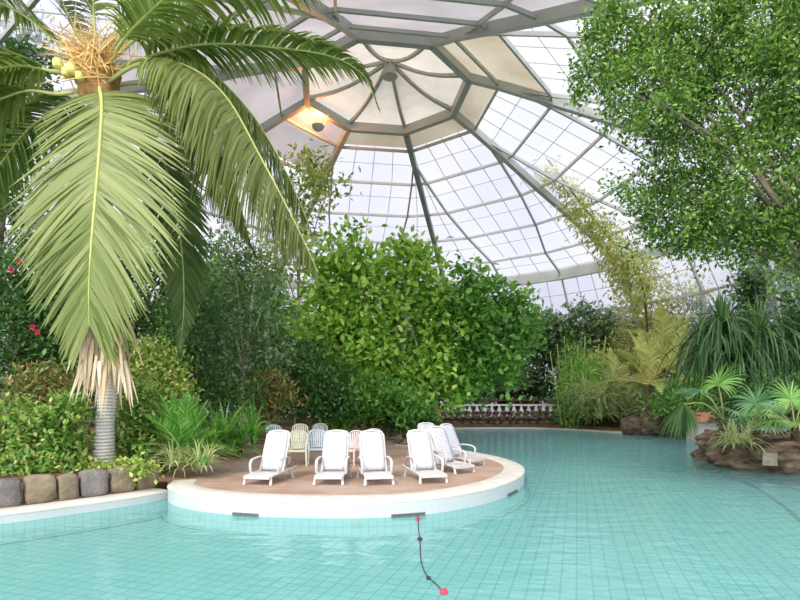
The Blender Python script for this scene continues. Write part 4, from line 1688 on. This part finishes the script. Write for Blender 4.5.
fan_palm('silvery fan palm above the balustrade on the far bank', gp(516, 40.5), 12, 1.1, 1.0, M['l_grey'], stem=2.2, stem_r=0.16, w=0.1)

# bamboo + weeping grasses on the far right bank
t = empty('bamboo', gp(577, 34), 'upright bright green bamboo at the left end of the right-hand plants', 'bamboo')
for q in range(9):
    x = 562 + q * 4
    mb = MB()
    b = gp(x, 34 + .3 * (q % 3))
    tp = at(x + (q - 4) * 3, 352 - (q % 3) * 8, 34)
    mb.tube(smooth_curve([b, b.lerp(tp, .6), tp], 4), 0.03, 6)
    local(mb.build('cane', M['rachis']), t)
v, f = crown(pblobs([(568, 395, 14, 30), (584, 388, 16, 34), (575, 362, 16, 18), (596, 395, 14, 26)], 34), 420, 8, 0.42, 0.06, 0.28, droop=0.5, updir=-0.2)
local(npbuild('foliage', v, f, M['l_bamboo']), t)
for px, Y, py, H, lab in ((583, 32.5, 394, 1.0, 'weeping grass mound nearest the bamboo'), (600, 31.5, 400, 1.0, 'weeping grass mound left of the far rock group'), (612, 32.5, 385, 1.3, 'taller weeping grass mound behind the left one'),
                          (648, 30.3, 388, 1.25, 'rounded pale weeping grass mound above the far rocks'), (668, 31.5, 395, 1.1, 'weeping grass mound right of the rounded one'),
                          (630, 32.5, 402, 0.9, 'low grass mound between the two weeping mounds')):
    b = gp(px, Y, .2)
    tp = at(px, py, Y)
    t = empty('weeping_grass', b, lab, 'ornamental grass', 'weeping grasses on the far bank')
    v, f = join([spray(b.lerp(tp, q), 110, 1.5 * H, 0.05, (30, 88), 0.5) for q in (0.35, 0.65, 0.9)])
    local(npbuild('blades', v, f, M['l_grass']), t)

# yellow areca palms
rosette_fronds('areca_palm', 'yellowing feathery palm below the end of the roof rib', 'palm', gp(648, 29), 16, 3.0, 0.75, 0.075, M['l_areca'], el=(5, 85), sag=0.75, nl=34, stem=2.5, rm='rachis_y', droop=0.2)
rosette_fronds('areca_palm', 'tall yellow-olive feathery palm between the glazing and the screw pine', 'palm', gp(664, 33), 14, 3.4, 0.85, 0.08, M['l_areca'], el=(20, 85), sag=0.75, nl=34, stem=4.5, rm='rachis_y', droop=0.3)
rosette_fronds('areca_palm', 'small yellow feathery palm beside the weeping grasses', 'palm', gp(680, 28.5), 12, 2.0, 0.6, 0.06, M['l_areca'], el=(5, 80), sag=0.7, nl=28, stem=1.0, rm='rachis_y', droop=0.2)

rosette_fronds('areca_palm', 'olive-yellow feathery palm behind the weeping grasses', 'palm', gp(618, 34.5), 16, 3.0, 0.8, 0.085, M['l_areca'], el=(10, 85), sag=0.75, nl=32, stem=2.2, rm='rachis_y', droop=0.25)
rosette_fronds('areca_palm', 'olive feathery palm left of the weeping grasses behind the bamboo', 'palm', gp(592, 36.5), 16, 3.0, 0.8, 0.085, M['l_fan_br'], el=(10, 85), sag=0.75, nl=32, stem=2.0, rm='rachis', droop=0.25)
rosette_fronds('areca_palm', 'arching pale yellow palm with long bare stalks left of the screw pine', 'palm', gp(674, 31), 15, 3.2, 0.7, 0.08, M['l_areca'], el=(15, 85), sag=0.8, nl=32, stem=3.2, rm='rachis_y', droop=0.3)
tree('creeper_mound', 'yellow-green creeper mound between the yellow palms and the glazing', 'plant', gp(640, 36.5), 36.5,
     [(632, 318, 20, 30), (655, 300, 20, 26), (615, 362, 26, 22), (650, 350, 30, 26), (585, 372, 20, 18), (676, 330, 20, 26), (690, 290, 24, 18)], (0.36, 0.14), M['l_vine'], M['bark_brown'], 0.1, 520, 8, spread=0.34, droop=0.4, updir=-.1)
# vine along the right main rib
vb = []
for q in range(12):
    t_ = q / 11
    px = 548 + 92 * t_ + random.uniform(-4, 4)
    py = 160 + 118 * t_ + random.uniform(-5, 5) + 6
    vb.append((px, py, 9 + 12 * t_, 8 + 12 * t_))
vine = empty('climbing_vine', gp(642, 34), 'yellow-olive climbing vine hanging along the roof rib at the right', 'vine')
v, f = crown(pblobs(vb, 33), 520, 8, 0.34, 0.11, 0.3, droop=0.6, updir=-0.4)
local(npbuild('foliage', v, f, M['l_vine']), vine)
mb = MB()
mb.tube(smooth_curve([gp(650, 34), at(645, 300, 34), at(628, 262, 33.6), at(590, 215, 33.3), at(548, 160, 33)], 5), 0.07, 7)
local(mb.build('stem', M['bark_brown']), vine)

# screw pine
sp = empty('screw_pine', gp(735, 21), 'dark spiky screw pine with long hanging strap leaves at the right', 'screw pine')
mb = MB()
for (a, b) in (((735, 425, 21), (728, 345, 20.6)), ((738, 420, 21), (760, 348, 20.4)), ((733, 420, 21), (702, 352, 21))):
    p0_, p1_ = at(*a), at(*b)
    mb.tube(smooth_curve([p0_ - Vector((0, 0, .9)), p0_.lerp(p1_, .5), p1_], 4), [.15, .14, .13, .13, .12, .12, .12, .11, .11], 9)
local(mb.build('trunk', M['bark_brown']), sp)
for (px, py, Y, nn) in ((738, 366, 20.0, 120), (722, 334, 20.4, 180), (758, 342, 20.2, 150), (704, 352, 20.9, 110), (786, 348, 20.5, 110)):
    v, f = join([spray(at(px, py, Y), nn, 2.4, 0.06, (-10, 80), 0.8, prof=(0.7, 1, .95, .8, .5, .06)), spray(at(px, py + 4, Y), nn // 2, 1.5, 0.08, (-40, 10), 0.4), spray(at(px, py, Y), nn // 3, 1.5, 0.08, (60, 89), 0.12)])
    local(npbuild('leaf_crown', v, f, M['l_screw']), sp)

# fan palms and lilies on the rocky bank
fan_palm('bluish fan palm in the middle of the rocky bank', at(756, 440, 16.0), 9, 0.7, 0.7, M['l_fan'], stem=0.35, el=(10, 80))
fan_palm('bright green fan palm at the right edge on the rocky bank', at(795, 445, 15.4), 9, 0.8, 0.75, M['l_fan_br'], stem=0.5, el=(10, 80))
fan_palm('dark fan palm behind the weeping grasses, left of the rocky bank', gp(672, 28, .25), 11, 1.2, 1.0, M['l_fan'], stem=1.0, el=(10, 80))
dr = empty('fan_palm', at(722, 440, 16.6), 'fan palm reaching out over the water with one drooping dark leaf', 'fan palm', 'fan palms')
mb = MB()
mb.tube([at(722, 452, 16.6), at(724, 420, 16.6)], [.1, .08], 9)
local(mb.build('stem', M['bark_brown']), dr)
fan_leaf(at(684, 404, 15.6), (-0.35, -0.15, -0.95), 1.15, 30, M['l_screw'], dr, at(724, 420, 16.6), spread=55, droop=0.25, w=0.07)
fan_leaf(at(700, 392, 16.2), (-0.7, -0.2, 0.3), 0.9, 26, M['l_fan'], dr, at(724, 420, 16.6), spread=110, droop=0.25)
fan_leaf(at(718, 385, 16.2), (0.1, -0.4, 0.8), 0.9, 26, M['l_fan_br'], dr, at(724, 420, 16.6), spread=110, droop=0.25)
t = empty('grass_tuft', at(726, 448, 15.2), 'tuft of tan and green strap leaves hanging over the left end of the rocky bank', 'plant')
v, f = join([spray(at(728 + 7 * q, 444, 15.35), 40, 0.75, 0.04, (10, 85), 0.5) for q in range(4)])
local(npbuild('leaves', v, f, M['l_grass']), t)
tree('dark_shrub', 'dark shrub under the screw pine on the rocky bank', 'shrub', at(760, 440, 17.6), 18,
     [(752, 395, 26, 20), (790, 400, 26, 24), (725, 408, 16, 16)], (0.2, 0.08), M['l_dark'], M['bark_brown'], 0.06, 330, 8, spread=0.16)
tree('dark_tree', 'dark leafy tree at the right edge behind the bright fan palm', 'tree', at(805, 440, 19), 20.5,
     [(795, 340, 24, 40), (785, 385, 24, 28), (812, 300, 26, 40)], (0.2, 0.09), M['l_dark'], M['bark_brown'], 0.1, 420, 10, spread=0.2)
tree('green_shrub', 'mid green shrub left of the screw pine behind the far rocks', 'shrub', gp(688, 27), 27,
     [(690, 395, 24, 20), (712, 385, 22, 24), (665, 405, 16, 12)], (0.28, 0.1), M['l_mid'], M['bark_brown'], 0.06, 330, 8, spread=0.22)
tree('ground_plant', 'low leafy plant along the far bank right of the balustrade', 'plant', gp(575, 35), 35,
     [(570, 414, 14, 8), (590, 416, 16, 8), (615, 416, 16, 8)], (0.3, 0.12), M['l_dark'], M['bark_brown'], 0.0, 200, 8, spread=0.2)

# ================================================================== LIGHT
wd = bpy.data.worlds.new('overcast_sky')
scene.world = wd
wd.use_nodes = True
nt = wd.node_tree
nt.nodes.clear()
out = nt.nodes.new('ShaderNodeOutputWorld')
bg = nt.nodes.new('ShaderNodeBackground')
tcw = nt.nodes.new('ShaderNodeTexCoord')
nz = nt.nodes.new('ShaderNodeTexNoise')
nz.inputs['Scale'].default_value = 3.0
nz.inputs['Detail'].default_value = 4
nt.links.new(tcw.outputs['Generated'], nz.inputs['Vector'])
rw = ramp(nt, [(0.38, (0.74, 0.77, 0.92, 1)), (0.60, (0.97, 0.96, 0.98, 1))])
nt.links.new(nz.outputs['Fac'], rw.inputs[0])
nt.links.new(rw.outputs[0], bg.inputs['Color'])
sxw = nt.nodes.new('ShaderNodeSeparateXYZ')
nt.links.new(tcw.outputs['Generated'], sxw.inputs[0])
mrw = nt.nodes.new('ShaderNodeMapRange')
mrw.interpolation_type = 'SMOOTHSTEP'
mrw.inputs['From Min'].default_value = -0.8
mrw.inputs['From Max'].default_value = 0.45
mrw.inputs['To Min'].default_value = 2.15  # sky raised behind the camera, extra light added for the plant fronts
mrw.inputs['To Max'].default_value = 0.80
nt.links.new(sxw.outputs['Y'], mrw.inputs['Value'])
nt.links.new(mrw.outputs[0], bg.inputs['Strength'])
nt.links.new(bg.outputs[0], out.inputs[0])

sd = bpy.data.lights.new('sun', 'SUN')
sd.energy = 2.2
sd.angle = math.radians(14)
sd.color = (1.0, 0.95, 0.86)
so = bpy.data.objects.new('sun', sd)
COL.objects.link(so)
so.rotation_euler = (math.radians(46), 0, math.radians(-30))

# ================================================================== CAMERA
cd = bpy.data.cameras.new('camera')
cam = bpy.data.objects.new('camera', cd)
COL.objects.link(cam)
cam.location = (0, 0, EYE)
cam.rotation_euler = (PI / 2, 0, 0)
cd.sensor_width = 36
cd.lens = F / 800 * 36
cd.shift_y = (HY - 300) / 800
cd.clip_end = 300
scene.camera = cam

scene.view_settings.view_transform = 'Standard'
scene.view_settings.look = 'None'
scene.view_settings.exposure = 0.48
scene.view_settings.gamma = 1.0
scene.view_settings.use_curve_mapping = False
scene.cycles.max_bounces = 10
scene.cycles.transparent_max_bounces = 16
scene.cycles.diffuse_bounces = 5
scene.cycles.sample_clamp_indirect = 8.0
